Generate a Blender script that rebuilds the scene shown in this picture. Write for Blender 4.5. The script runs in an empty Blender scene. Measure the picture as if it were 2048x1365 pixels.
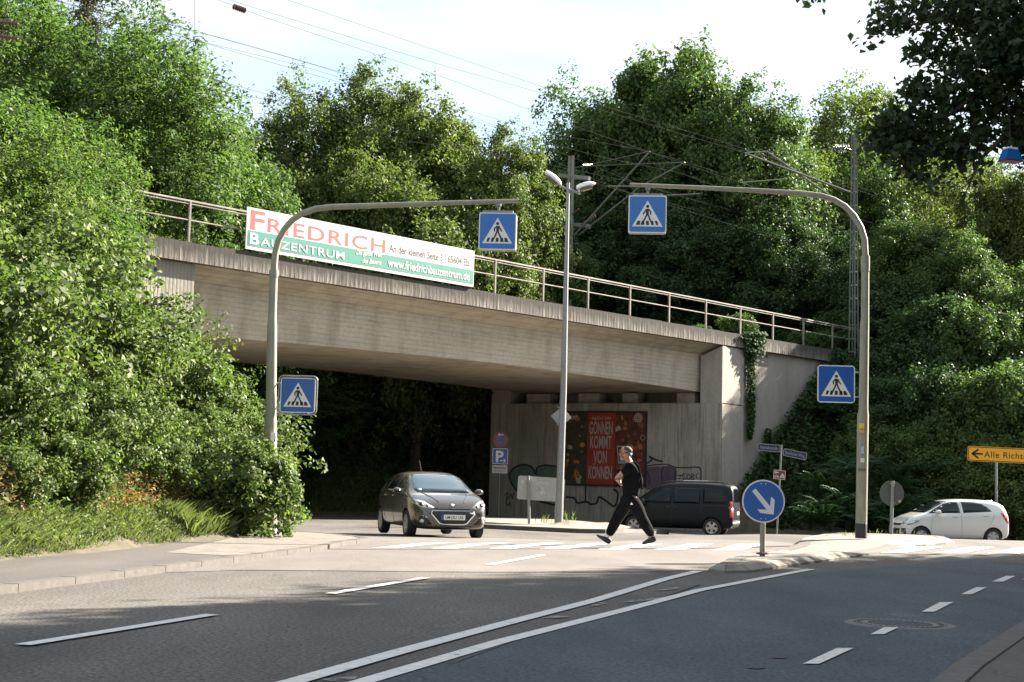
import bpy, bmesh, math, random
import numpy as np
from mathutils import Vector, Matrix
from mathutils.bvhtree import BVHTree

S = bpy.context.scene
COL = S.collection
rnd = random.Random(5)
R_ = math.radians

# ------------------------------------------------------------------ camera
F = 2900.0; ZC = 1.02
PITCH = math.atan((968 - 682.5) / F); ROLL = math.atan(.027)
cam = bpy.data.objects.new('camera', bpy.data.cameras.new('camera')); COL.objects.link(cam)
cam.data.lens = 36 * F / 2048; cam.data.sensor_width = 36
cam.data.clip_start = .1; cam.data.clip_end = 3000
RC = Matrix.Rotation(math.pi / 2 + PITCH, 4, 'X') @ Matrix.Rotation(ROLL, 4, 'Z')
cam.matrix_world = Matrix.Translation((0, 0, ZC)) @ RC
S.camera = cam

# ------------------------------------------------------------------ sky, sun, exposure
SUNH = Vector((.83, .56)).normalized(); SUN_EL = R_(30)
SUN = Vector((SUNH.x * math.cos(SUN_EL), SUNH.y * math.cos(SUN_EL), math.sin(SUN_EL)))
w = bpy.data.worlds.new('World'); S.world = w; w.use_nodes = True
nt = w.node_tree; nt.nodes.clear()
out = nt.nodes.new('ShaderNodeOutputWorld'); bg = nt.nodes.new('ShaderNodeBackground')
sky = nt.nodes.new('ShaderNodeTexSky'); sky.sky_type = 'NISHITA'; sky.sun_disc = False
sky.sun_elevation = SUN_EL; sky.sun_rotation = math.atan2(SUNH.x, SUNH.y)
sky.air_density = 1.0; sky.dust_density = 1.5
tc = nt.nodes.new('ShaderNodeTexCoord'); mp = nt.nodes.new('ShaderNodeMapping')
mp.inputs['Scale'].default_value = (1.1, 1.1, 3.2); mp.inputs['Location'].default_value = (.35, .1, .3)
ns = nt.nodes.new('ShaderNodeTexNoise'); ns.inputs['Scale'].default_value = 2.6; ns.inputs['Detail'].default_value = 8
ns.inputs['Roughness'].default_value = .52; ns.inputs['Distortion'].default_value = .3
rp = nt.nodes.new('ShaderNodeValToRGB'); rp.color_ramp.elements[0].position = .40; rp.color_ramp.elements[1].position = .62
mx = nt.nodes.new('ShaderNodeMixRGB'); mx.inputs[2].default_value = (2.75, 2.72, 2.65, 1)
hz = nt.nodes.new('ShaderNodeMixRGB'); hz.inputs[0].default_value = .7; hz.inputs[2].default_value = (1.45, 1.85, 2.3, 1)
nt.links.new(tc.outputs['Generated'], mp.inputs[0]); nt.links.new(mp.outputs[0], ns.inputs['Vector'])
nt.links.new(ns.outputs['Fac'], rp.inputs[0]); nt.links.new(rp.outputs[0], mx.inputs[0])
nt.links.new(sky.outputs[0], hz.inputs[1]); nt.links.new(hz.outputs[0], mx.inputs[1])
nt.links.new(mx.outputs[0], bg.inputs[0]); bg.inputs[1].default_value = .077
nt.links.new(bg.outputs[0], out.inputs[0])
ld = bpy.data.lights.new('sun', 'SUN'); ld.energy = 5.0; ld.angle = R_(.5); ld.color = (1, .90, .775)
lo = bpy.data.objects.new('sun', ld); COL.objects.link(lo); lo.rotation_euler = SUN.to_track_quat('Z', 'Y').to_euler()
S.view_settings.view_transform = 'Standard'; S.view_settings.look = 'None'
S.view_settings.exposure = 2.55; S.view_settings.gamma = 1
S.render.engine = 'CYCLES'
S.cycles.max_bounces = 6; S.cycles.diffuse_bounces = 3; S.cycles.glossy_bounces = 2; S.cycles.transmission_bounces = 3
S.cycles.transparent_max_bounces = 6

# ------------------------------------------------------------------ measuring from the photograph
RC3 = RC.to_3x3(); C0 = Vector((0, 0, ZC))
def ray(px, py): return RC3 @ Vector(((px - 1024) / F, -(py - 682.5) / F, -1))
def P(px, py, Y):
    d = ray(px, py); return C0 + d * (Y / d.y)
def G(px, py, z=0.0):
    d = ray(px, py); return C0 + d * ((z - ZC) / d.z)
N0 = Vector((1.15, 51.2, 0)); D_ = Vector((.6776, .7354, 0)); N_ = Vector((.7354, -.6776, 0))
def B(t, l, z): return N0 + D_ * t + N_ * l + Vector((0, 0, z))
def PLN(px, py, p0, n):
    d = ray(px, py); return C0 + d * ((p0 - C0).dot(n) / d.dot(n))
def PL(px, py, l): return PLN(px, py, N0 + N_ * l, N_)
def sst(a, b, x):
    t = np.clip((x - a) / (b - a), 0, 1); return t * t * (3 - 2 * t)
YK = [-50, 20, 24, 28, 31, 34, 40, 47, 55, 64, 80, 700]
ZR = [0, 0, .03, .07, .08, .02, -.24, -.56, -.66, -.72, -.8, -.9]
ZL = [0, 0, 0, -.07, -.16, -.23, -.27, -.3, -.38, -.5, -.7, -.8]
def zroad(X, Y):
    r = sst(1.5, 6.5, np.asarray(X, float))
    return (1 - r) * np.interp(Y, YK, ZL) + r * np.interp(Y, YK, ZR)
XE_Y = [0, 8, 15.6, 20, 24.6, 27.5, 30, 36, 40.5, 44]; XE_X = [-6.9, -6.2, -5.35, -4.75, -4.1, -4.0, -4.9, -7.4, -9.2, -12.6]
LP = Vector((-.9, 65.2)); LD = Vector((-13.1, -7.8)).normalized(); LN = Vector((LD.y, -LD.x)); 
if LN.y < 0: LN = -LN
def zterr(X, Y):
    X = np.asarray(X, float); Y = np.asarray(Y, float)
    zr = zroad(X, Y) - .05
    vx = X - N0.x; vy = Y - N0.y
    t = vx * D_.x + vy * D_.y; l = vx * N_.x + vy * N_.y
    z = zr.copy()
    xe = np.interp(Y, XE_Y, XE_X)
    near = l > -1.5
    zl = np.minimum(7.0 - .34 * np.maximum(l, 0), .06 + .62 * (xe - X)) - 1.4 * np.maximum(0, t + 15.4)
    zl = np.where(X < xe, np.maximum(zl, .05 + zr + .05), zr)
    z = np.where(near & (t < 0) & (X < xe), np.maximum(zl, zr), z)
    zrr = np.minimum(6.9, .86 * (t - 11.3) - .5) - .8 * np.maximum(l - .2, 0)
    z = np.where(near & (t > 11.0), np.maximum(zrr, zr), z)
    mid = (l <= -1.5) & (l >= -10.8)
    z = np.where(mid & ((t < -15.6) | (t > 13.0 + .25 * l * 0)), 7.1, z)
    far = l < -10.8
    dL = (X - LP.x) * LN.x + (Y - LP.y) * LN.y
    zf = np.maximum(zr, np.minimum(8, .7 * dL - .3))
    zf = np.where(t < -15.6, np.maximum(zf, 7.1 + .9 * (l + 10.8)), zf)
    zf = np.where(t > 9.5, np.maximum(zf, np.minimum(7.2, (t - 9.5) * 3)), zf)
    z = np.where(far, zf, z)
    return z
def zt1(x, y): return float(zterr(np.array([x]), np.array([y]))[0])

# ------------------------------------------------------------------ materials
MATS = {}
def nmat(name):
    m = bpy.data.materials.new(name); m.use_nodes = True; MATS[name] = m
    return m, m.node_tree, m.node_tree.nodes['Principled BSDF']
def mat(name, col, rough=.6, metal=0, var=.0, scale=8, bump=0, spec=.5, emit=0, coat=0, mapscale=None, var2=None, rot=0):
    m, t, b = nmat(name)
    b.inputs['Base Color'].default_value = (*col, 1); b.inputs['Roughness'].default_value = rough
    b.inputs['Metallic'].default_value = metal; b.inputs['Specular IOR Level'].default_value = spec
    b.inputs['Coat Weight'].default_value = coat
    if emit:
        b.inputs['Emission Color'].default_value = (*col, 1); b.inputs['Emission Strength'].default_value = emit
    if var or bump:
        c = t.nodes.new('ShaderNodeTexCoord'); mpn = t.nodes.new('ShaderNodeMapping')
        mpn.inputs['Scale'].default_value = mapscale or (1, 1, 1); mpn.inputs['Rotation'].default_value = (0, 0, rot)
        n = t.nodes.new('ShaderNodeTexNoise'); n.inputs['Scale'].default_value = scale; n.inputs['Detail'].default_value = 6
        n.inputs['Roughness'].default_value = .65
        t.links.new(c.outputs['Object'], mpn.inputs[0]); t.links.new(mpn.outputs[0], n.inputs['Vector'])
        if var:
            r = t.nodes.new('ShaderNodeValToRGB'); r.color_ramp.elements[0].position = .3; r.color_ramp.elements[1].position = .7
            lo_ = tuple(max(0, x * (1 - var)) for x in col) if var2 is None else var2
            r.color_ramp.elements[0].color = (*lo_, 1); r.color_ramp.elements[1].color = (*[min(1, x * (1 + var * .6)) for x in col], 1)
            t.links.new(n.outputs['Fac'], r.inputs[0]); t.links.new(r.outputs[0], b.inputs['Base Color'])
        if bump:
            bp = t.nodes.new('ShaderNodeBump'); bp.inputs['Strength'].default_value = bump; bp.inputs['Distance'].default_value = .02
            t.links.new(n.outputs['Fac'], bp.inputs['Height']); t.links.new(bp.outputs[0], b.inputs['Normal'])
    return m
ANG = math.atan2(D_.y, D_.x)
def layered(name, base, dark, layers, rough=.9, bump=.4, bdist=.02, rot=-ANG, stain=None):
    """base colour multiplied by several stretched noise / wave layers (board marks, streaks, dirt)"""
    m, t, b = nmat(name); b.inputs['Roughness'].default_value = rough; b.inputs['Specular IOR Level'].default_value = .2
    c = t.nodes.new('ShaderNodeTexCoord')
    rm = t.nodes.new('ShaderNodeMapping'); rm.inputs['Rotation'].default_value = (0, 0, rot)
    t.links.new(c.outputs['Object'], rm.inputs[0])
    prev = None; hs = None
    for (kind, sc, scale, lo_, hi_, amt) in layers:
        mpn = t.nodes.new('ShaderNodeMapping'); mpn.inputs['Scale'].default_value = sc; t.links.new(rm.outputs[0], mpn.inputs[0])
        if kind == 'noise':
            n = t.nodes.new('ShaderNodeTexNoise'); n.inputs['Scale'].default_value = scale; n.inputs['Detail'].default_value = 5; o = n.outputs['Fac']
        elif kind == 'wave':
            n = t.nodes.new('ShaderNodeTexWave'); n.inputs['Scale'].default_value = scale; n.inputs['Distortion'].default_value = .6
            n.inputs['Detail'].default_value = 2; n.bands_direction = 'X'; o = n.outputs['Fac']
        elif kind == 'brick':
            n = t.nodes.new('ShaderNodeTexBrick'); n.inputs['Scale'].default_value = scale; n.inputs['Brick Width'].default_value = 2.6; n.inputs['Row Height'].default_value = .15; n.inputs['Mortar Size'].default_value = .007; n.inputs['Mortar Smooth'].default_value = .6
            n.inputs['Color1'].default_value = (1, 1, 1, 1); n.inputs['Color2'].default_value = (.86, .86, .86, 1); n.inputs['Mortar'].default_value = (0, 0, 0, 1); n.offset = .37
            s1_ = t.nodes.new('ShaderNodeSeparateXYZ'); c1_ = t.nodes.new('ShaderNodeCombineXYZ'); t.links.new(rm.outputs[0], s1_.inputs[0]); t.links.new(s1_.outputs['X'], c1_.inputs['X']); t.links.new(s1_.outputs['Z'], c1_.inputs['Y']); mpn = c1_; o = n.outputs['Color']
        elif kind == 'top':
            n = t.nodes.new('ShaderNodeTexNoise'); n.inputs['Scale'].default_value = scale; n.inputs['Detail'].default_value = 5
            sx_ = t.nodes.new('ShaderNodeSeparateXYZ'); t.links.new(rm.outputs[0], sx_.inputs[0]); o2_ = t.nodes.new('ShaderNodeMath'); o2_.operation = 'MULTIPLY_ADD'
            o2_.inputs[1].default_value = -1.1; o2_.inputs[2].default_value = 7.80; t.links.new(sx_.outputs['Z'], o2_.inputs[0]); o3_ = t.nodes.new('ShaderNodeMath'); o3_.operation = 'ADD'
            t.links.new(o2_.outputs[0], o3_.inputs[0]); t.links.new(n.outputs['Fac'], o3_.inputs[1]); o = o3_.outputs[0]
        else:
            n = t.nodes.new('ShaderNodeTexWave'); n.inputs['Scale'].default_value = scale; n.inputs['Distortion'].default_value = .8
            n.inputs['Detail'].default_value = 3; n.bands_direction = 'Z'; o = n.outputs['Fac']
        t.links.new(mpn.outputs[0], n.inputs['Vector'])
        mr = t.nodes.new('ShaderNodeMapRange'); mr.inputs[1].default_value = lo_; mr.inputs[2].default_value = hi_
        mr.inputs[3].default_value = 1 - amt; mr.inputs[4].default_value = 1; t.links.new(o, mr.inputs[0])
        if prev is None: prev = mr.outputs[0]
        else:
            mu = t.nodes.new('ShaderNodeMath'); mu.operation = 'MULTIPLY'; t.links.new(prev, mu.inputs[0]); t.links.new(mr.outputs[0], mu.inputs[1]); prev = mu.outputs[0]
    mixc = t.nodes.new('ShaderNodeMixRGB'); mixc.inputs[1].default_value = (*dark, 1); mixc.inputs[2].default_value = (*base, 1)
    t.links.new(prev, mixc.inputs[0]); t.links.new(mixc.outputs[0], b.inputs['Base Color'])
    bp = t.nodes.new('ShaderNodeBump'); bp.inputs['Strength'].default_value = bump; bp.inputs['Distance'].default_value = bdist
    t.links.new(prev, bp.inputs['Height']); t.links.new(bp.outputs[0], b.inputs['Normal'])
    return m
def leafmat(name, dark, light, trans=.35, rough=.45, spec=.4, tint=None):
    m, t, b = nmat(name)
    a = t.nodes.new('ShaderNodeAttribute'); a.attribute_name = 'rnd'
    c = t.nodes.new('ShaderNodeTexCoord'); n = t.nodes.new('ShaderNodeTexNoise'); n.inputs['Scale'].default_value = .9; n.inputs['Detail'].default_value = 3
    t.links.new(c.outputs['Object'], n.inputs['Vector'])
    ad = t.nodes.new('ShaderNodeMath'); ad.operation = 'ADD'; t.links.new(a.outputs['Fac'], ad.inputs[0]); t.links.new(n.outputs['Fac'], ad.inputs[1])
    ml = t.nodes.new('ShaderNodeMath'); ml.operation = 'MULTIPLY_ADD'; ml.inputs[1].default_value = .75; ml.inputs[2].default_value = -.22
    t.links.new(ad.outputs[0], ml.inputs[0])
    r = t.nodes.new('ShaderNodeValToRGB'); r.color_ramp.elements[0].color = (*dark, 1); r.color_ramp.elements[1].color = (*light, 1)
    if tint:
        e = r.color_ramp.elements.new(.93); e.color = (*light, 1); r.color_ramp.elements[-1].color = (*tint, 1)
    t.links.new(ml.outputs[0], r.inputs[0]); t.links.new(r.outputs[0], b.inputs['Base Color'])
    b.inputs['Roughness'].default_value = rough; b.inputs['Specular IOR Level'].default_value = spec
    tr = t.nodes.new('ShaderNodeBsdfTranslucent'); g = t.nodes.new('ShaderNodeMixRGB'); g.blend_type = 'MULTIPLY'; g.inputs[0].default_value = 1
    g.inputs[2].default_value = (1.15, 1.4, .65, 1); t.links.new(r.outputs[0], g.inputs[1]); t.links.new(g.outputs[0], tr.inputs[0])
    ms = t.nodes.new('ShaderNodeMixShader'); ms.inputs[0].default_value = trans
    o = [x for x in t.nodes if x.type == 'OUTPUT_MATERIAL'][0]
    t.links.new(b.outputs[0], ms.inputs[1]); t.links.new(tr.outputs[0], ms.inputs[2]); t.links.new(ms.outputs[0], o.inputs[0])
    return m

def asphalt(name, c1, c2, patch=.25):
    m, t, b = nmat(name); b.inputs['Roughness'].default_value = .82; b.inputs['Specular IOR Level'].default_value = .3
    c = t.nodes.new('ShaderNodeTexCoord')
    n1 = t.nodes.new('ShaderNodeTexNoise'); n1.inputs['Scale'].default_value = 34; n1.inputs['Detail'].default_value = 4; n1.inputs['Roughness'].default_value = .8
    n2 = t.nodes.new('ShaderNodeTexNoise'); n2.inputs['Scale'].default_value = .45; n2.inputs['Detail'].default_value = 6; n2.inputs['Roughness'].default_value = .6
    t.links.new(c.outputs['Object'], n1.inputs['Vector'])
    mpn = t.nodes.new('ShaderNodeMapping'); mpn.inputs['Rotation'].default_value = (0, 0, R_(20)); mpn.inputs['Scale'].default_value = (1.6, .5, 1)
    t.links.new(c.outputs['Object'], mpn.inputs[0]); t.links.new(mpn.outputs[0], n2.inputs['Vector'])
    r1 = t.nodes.new('ShaderNodeValToRGB'); r1.color_ramp.elements[0].position = .40; r1.color_ramp.elements[1].position = .64
    r1.color_ramp.elements[0].color = (*c2, 1); r1.color_ramp.elements[1].color = (*c1, 1)
    t.links.new(n1.outputs['Fac'], r1.inputs[0])
    mr = t.nodes.new('ShaderNodeMapRange'); mr.inputs[1].default_value = .35; mr.inputs[2].default_value = .65; mr.inputs[3].default_value = 1 - patch; mr.inputs[4].default_value = 1.08
    t.links.new(n2.outputs['Fac'], mr.inputs[0])
    vm = t.nodes.new('ShaderNodeVectorMath'); vm.operation = 'SCALE'; t.links.new(r1.outputs[0], vm.inputs[0]); t.links.new(mr.outputs[0], vm.inputs['Scale'])
    # fine cracks
    v = t.nodes.new('ShaderNodeTexVoronoi'); v.feature = 'DISTANCE_TO_EDGE'; v.inputs['Scale'].default_value = .23
    n3 = t.nodes.new('ShaderNodeTexNoise'); n3.inputs['Scale'].default_value = 1.3; n3.inputs['Detail'].default_value = 5
    t.links.new(c.outputs['Object'], n3.inputs['Vector'])
    mxv = t.nodes.new('ShaderNodeVectorMath'); mxv.operation = 'ADD'; t.links.new(c.outputs['Object'], mxv.inputs[0])
    scv = t.nodes.new('ShaderNodeVectorMath'); scv.operation = 'SCALE'; scv.inputs['Scale'].default_value = 1.2
    t.links.new(n3.outputs['Color'], scv.inputs[0]); t.links.new(scv.outputs[0], mxv.inputs[1]); t.links.new(mxv.outputs[0], v.inputs['Vector'])
    cr = t.nodes.new('ShaderNodeMapRange'); cr.inputs[1].default_value = 0; cr.inputs[2].default_value = .0035; cr.inputs[3].default_value = .62; cr.inputs[4].default_value = 1
    t.links.new(v.outputs['Distance'], cr.inputs[0])
    vm2 = t.nodes.new('ShaderNodeVectorMath'); vm2.operation = 'SCALE'; t.links.new(vm.outputs[0], vm2.inputs[0]); t.links.new(cr.outputs[0], vm2.inputs['Scale'])
    t.links.new(vm2.outputs[0], b.inputs['Base Color'])
    bp = t.nodes.new('ShaderNodeBump'); bp.inputs['Strength'].default_value = .35; bp.inputs['Distance'].default_value = .006
    t.links.new(n1.outputs['Fac'], bp.inputs['Height']); t.links.new(bp.outputs[0], b.inputs['Normal'])
    return m
M_asph = asphalt('asphalt_old', (.185, .166, .147), (.030, .030, .029), .4)
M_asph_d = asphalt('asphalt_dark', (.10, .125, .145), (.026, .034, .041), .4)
M_asph_l = asphalt('asphalt_light', (.160, .144, .132), (.105, .094, .087), .22)
M_asph_w = asphalt('asphalt_walk', (.115, .103, .094), (.068, .062, .058), .25)
M_paint = mat('road_paint', (.58, .57, .54), .7, var=.22, scale=18, bump=.1)
def wear(m, lo_, hi_, sc):
    t = m.node_tree; b = t.nodes['Principled BSDF']; o = [x for x in t.nodes if x.type == 'OUTPUT_MATERIAL'][0]
    c = t.nodes.new('ShaderNodeTexCoord'); n = t.nodes.new('ShaderNodeTexNoise'); n.inputs['Scale'].default_value = sc; n.inputs['Detail'].default_value = 8; n.inputs['Roughness'].default_value = .8
    t.links.new(c.outputs['Object'], n.inputs['Vector']); mr = t.nodes.new('ShaderNodeMapRange'); mr.inputs[1].default_value = lo_; mr.inputs[2].default_value = hi_
    t.links.new(n.outputs['Fac'], mr.inputs[0]); tr = t.nodes.new('ShaderNodeBsdfTransparent'); ms = t.nodes.new('ShaderNodeMixShader')
    t.links.new(mr.outputs[0], ms.inputs[0]); t.links.new(b.outputs[0], ms.inputs[1]); t.links.new(tr.outputs[0], ms.inputs[2]); t.links.new(ms.outputs[0], o.inputs[0]); return m
wear(M_paint, .57, .68, 9)
M_paint_old = mat('worn_paint', (.26, .25, .23), .8, var=.5, scale=14)
wear(M_paint_old, .45, .6, 7)
M_kerb = mat('kerb_concrete', (.080, .073, .064), .85, var=.28, scale=9, bump=.3)
M_kerb_d = mat('kerb_concrete_dark', (.09, .085, .078), .85, var=.3, scale=9, bump=.3)
M_earth = mat('earth', (.075, .065, .04), .95, var=.5, scale=3, bump=.5)
M_dust = mat('dusty_ground', (.19, .165, .135), .95, var=.3, scale=4, bump=.5)
def paver_mat():
    m, t, b = nmat('pavers'); b.inputs['Roughness'].default_value = .85
    c = t.nodes.new('ShaderNodeTexCoord'); mpn = t.nodes.new('ShaderNodeMapping'); mpn.inputs['Rotation'].default_value = (0, 0, R_(-20))
    br = t.nodes.new('ShaderNodeTexBrick'); br.inputs['Scale'].default_value = 5; br.inputs['Mortar Size'].default_value = .018
    br.inputs['Color1'].default_value = (.185, .167, .145, 1); br.inputs['Color2'].default_value = (.135, .122, .106, 1); br.inputs['Mortar'].default_value = (.075, .066, .055, 1)
    t.links.new(c.outputs['Object'], mpn.inputs[0]); t.links.new(mpn.outputs[0], br.inputs['Vector'])
    n = t.nodes.new('ShaderNodeTexNoise'); n.inputs['Scale'].default_value = 2.5; n.inputs['Detail'].default_value = 5; t.links.new(c.outputs['Object'], n.inputs['Vector'])
    mr = t.nodes.new('ShaderNodeMapRange'); mr.inputs[1].default_value = .3; mr.inputs[2].default_value = .7; mr.inputs[3].default_value = .75; mr.inputs[4].default_value = 1.1
    t.links.new(n.outputs['Fac'], mr.inputs[0])
    vm = t.nodes.new('ShaderNodeVectorMath'); vm.operation = 'SCALE'; t.links.new(br.outputs[0], vm.inputs[0]); t.links.new(mr.outputs[0], vm.inputs['Scale'])
    t.links.new(vm.outputs[0], b.inputs['Base Color'])
    bp = t.nodes.new('ShaderNodeBump'); bp.inputs['Strength'].default_value = .4; bp.inputs['Distance'].default_value = .01
    t.links.new(br.outputs['Fac'], bp.inputs['Height']); bp.invert = True; t.links.new(bp.outputs[0], b.inputs['Normal'])
    return m
M_paver = paver_mat()
CB = (.40, .36, .30); CD = (.13, .115, .095)
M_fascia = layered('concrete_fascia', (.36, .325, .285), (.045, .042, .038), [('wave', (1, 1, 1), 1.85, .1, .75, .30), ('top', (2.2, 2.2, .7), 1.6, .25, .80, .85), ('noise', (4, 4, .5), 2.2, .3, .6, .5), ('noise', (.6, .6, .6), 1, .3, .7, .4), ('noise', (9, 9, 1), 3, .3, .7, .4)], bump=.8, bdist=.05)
M_girder = layered('concrete_girder', (.55, .495, .40), (.15, .13, .10), [('brick', (1, 1, 1), 1.0, 0, 1, .20), ('noise', (.5, .5, 9), 1.6, .34, .44, .25), ('noise', (.25, .25, 1.2), 1.2, .3, .6, .22), ('noise', (1.1, 1.1, .3), 1.6, .34, .52, .30), ('noise', (3, 3, 3), 3, .3, .7, .25), ('band', (1, 1, 1), 2.1, 0, .06, .35)], bump=.3)
M_cwall = layered('concrete_boards', (.39, .37, .32), (.09, .085, .07), [('noise', (7, 7, .35), 1.7, .38, .5, .38), ('noise', (1.5, 1.5, .4), 1.2, .3, .65, .4), ('noise', (2, 2, 2), 4, .3, .7, .2)], bump=.5)
M_pilaster = layered('concrete_smooth', (.36, .335, .295), (.16, .14, .12), [('noise', (3, 3, .4), 1.6, .35, .6, .2), ('noise', (2, 2, 2), 3, .3, .7, .25)], bump=.25)
M_wing = layered('concrete_ribbed', (.34, .315, .275), (.15, .14, .12), [('wave', (1, 1, 1), 2.6, .05, .5, .28), ('noise', (1.2, 1.2, .5), 1.3, .3, .65, .45), ('noise', (3, 3, 3), 3, .3, .7, .2)], bump=.6, bdist=.03)
M_rail = mat('rusty_white_rail', (.21, .195, .17), .7, var=.5, scale=2.5, var2=(.12, .09, .07))
M_galv = mat('galvanised_steel', (.24, .255, .25), .5, metal=.35, var=.2, scale=12)
M_mast = mat('catenary_steel', (.11, .12, .105), .6, var=.25, scale=5)
M_mastc = mat('mast_pale', (.20, .20, .175), .7, var=.2, scale=5)
M_pole = mat('pole_paint', (.225, .22, .165), .55, var=.22, scale=3, mapscale=(4, 4, 1))
M_black = mat('black_paint', (.02, .02, .02), .5)
M_wire = mat('wire', (.04, .04, .04), .9, spec=.1)
M_insul = mat('insulator', (.10, .055, .045), .3)
M_lampw = mat('lamp_white', (.75, .74, .70), .4, var=.06, scale=4)
M_lens = mat('lamp_lens', (.12, .12, .11), .15)
M_blue = mat('sign_blue', (.012, .085, .33), .35, var=.12, scale=5)
M_blue_lit = mat('sign_blue_box', (.010, .125, .42), .3, var=.1, scale=4, emit=.0)
M_white = mat('sign_white', (.62, .62, .60), .4)
M_wdull = mat('plate_white_dull', (.30, .31, .31), .6)
M_blk = mat('sign_black', (.012, .012, .014), .5)
M_grey = mat('sign_back', (.27, .28, .28), .55, metal=.3, var=.12, scale=5)
M_yel = mat('sign_yellow', (.72, .34, .015), .4)
M_red = mat('sign_red', (.26, .025, .018), .45)
M_brown = mat('sign_brown', (.17, .035, .025), .45)
M_dkblue = mat('plate_dark_blue', (.02, .028, .06), .4)
M_bw = mat('banner_white', (.55, .545, .52), .5, var=.05, scale=3)
M_bg = mat('banner_green', (.02, .20, .15), .5, var=.1, scale=2)
M_br = mat('banner_red', (.50, .05, .045), .5)
M_btxt = mat('banner_dark_text', (.03, .015, .015), .5)
M_leaf = {
 'near': leafmat('leaf_near', (.018, .040, .014), (.150, .200, .062), .34, .6, .2, (.27, .26, .10)),
 'locust': leafmat('leaf_locust', (.026, .060, .018), (.125, .182, .058), .42, .6, .2),
 'olive': leafmat('leaf_olive', (.026, .050, .015), (.165, .200, .060), .40, .6, .2),
 'mid': leafmat('leaf_mid', (.020, .048, .016), (.120, .180, .055), .36, .6, .2),
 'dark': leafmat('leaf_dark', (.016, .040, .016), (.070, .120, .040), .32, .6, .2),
 'yellow': leafmat('leaf_yellow', (.035, .055, .015), (.14, .155, .05), .4, .6, .2, (.22, .19, .08)),
 'conifer': leafmat('leaf_conifer', (.03, .035, .02), (.10, .09, .05), .12, .7, .2),
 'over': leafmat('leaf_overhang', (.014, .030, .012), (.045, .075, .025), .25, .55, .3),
 'ivy': leafmat('leaf_ivy', (.015, .038, .015), (.052, .092, .030), .2, .75, .12),
 'grass': leafmat('grass_green', (.04, .06, .018), (.17, .19, .07), .35, .7, .2),
 'dry': leafmat('grass_dry', (.16, .08, .045), (.36, .22, .115), .3, .7, .2, (.36, .29, .16)),
 'fern': leafmat('leaf_fern', (.012, .035, .014), (.035, .08, .028), .2, .6, .2),
}
M_bark = mat('bark', (.075, .06, .045), .9, var=.4, scale=5, bump=.6, mapscale=(1, 1, .3))
M_bark_g = mat('bark_grey', (.13, .115, .09), .9, var=.4, scale=5, bump=.6, mapscale=(1, 1, .3))

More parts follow.
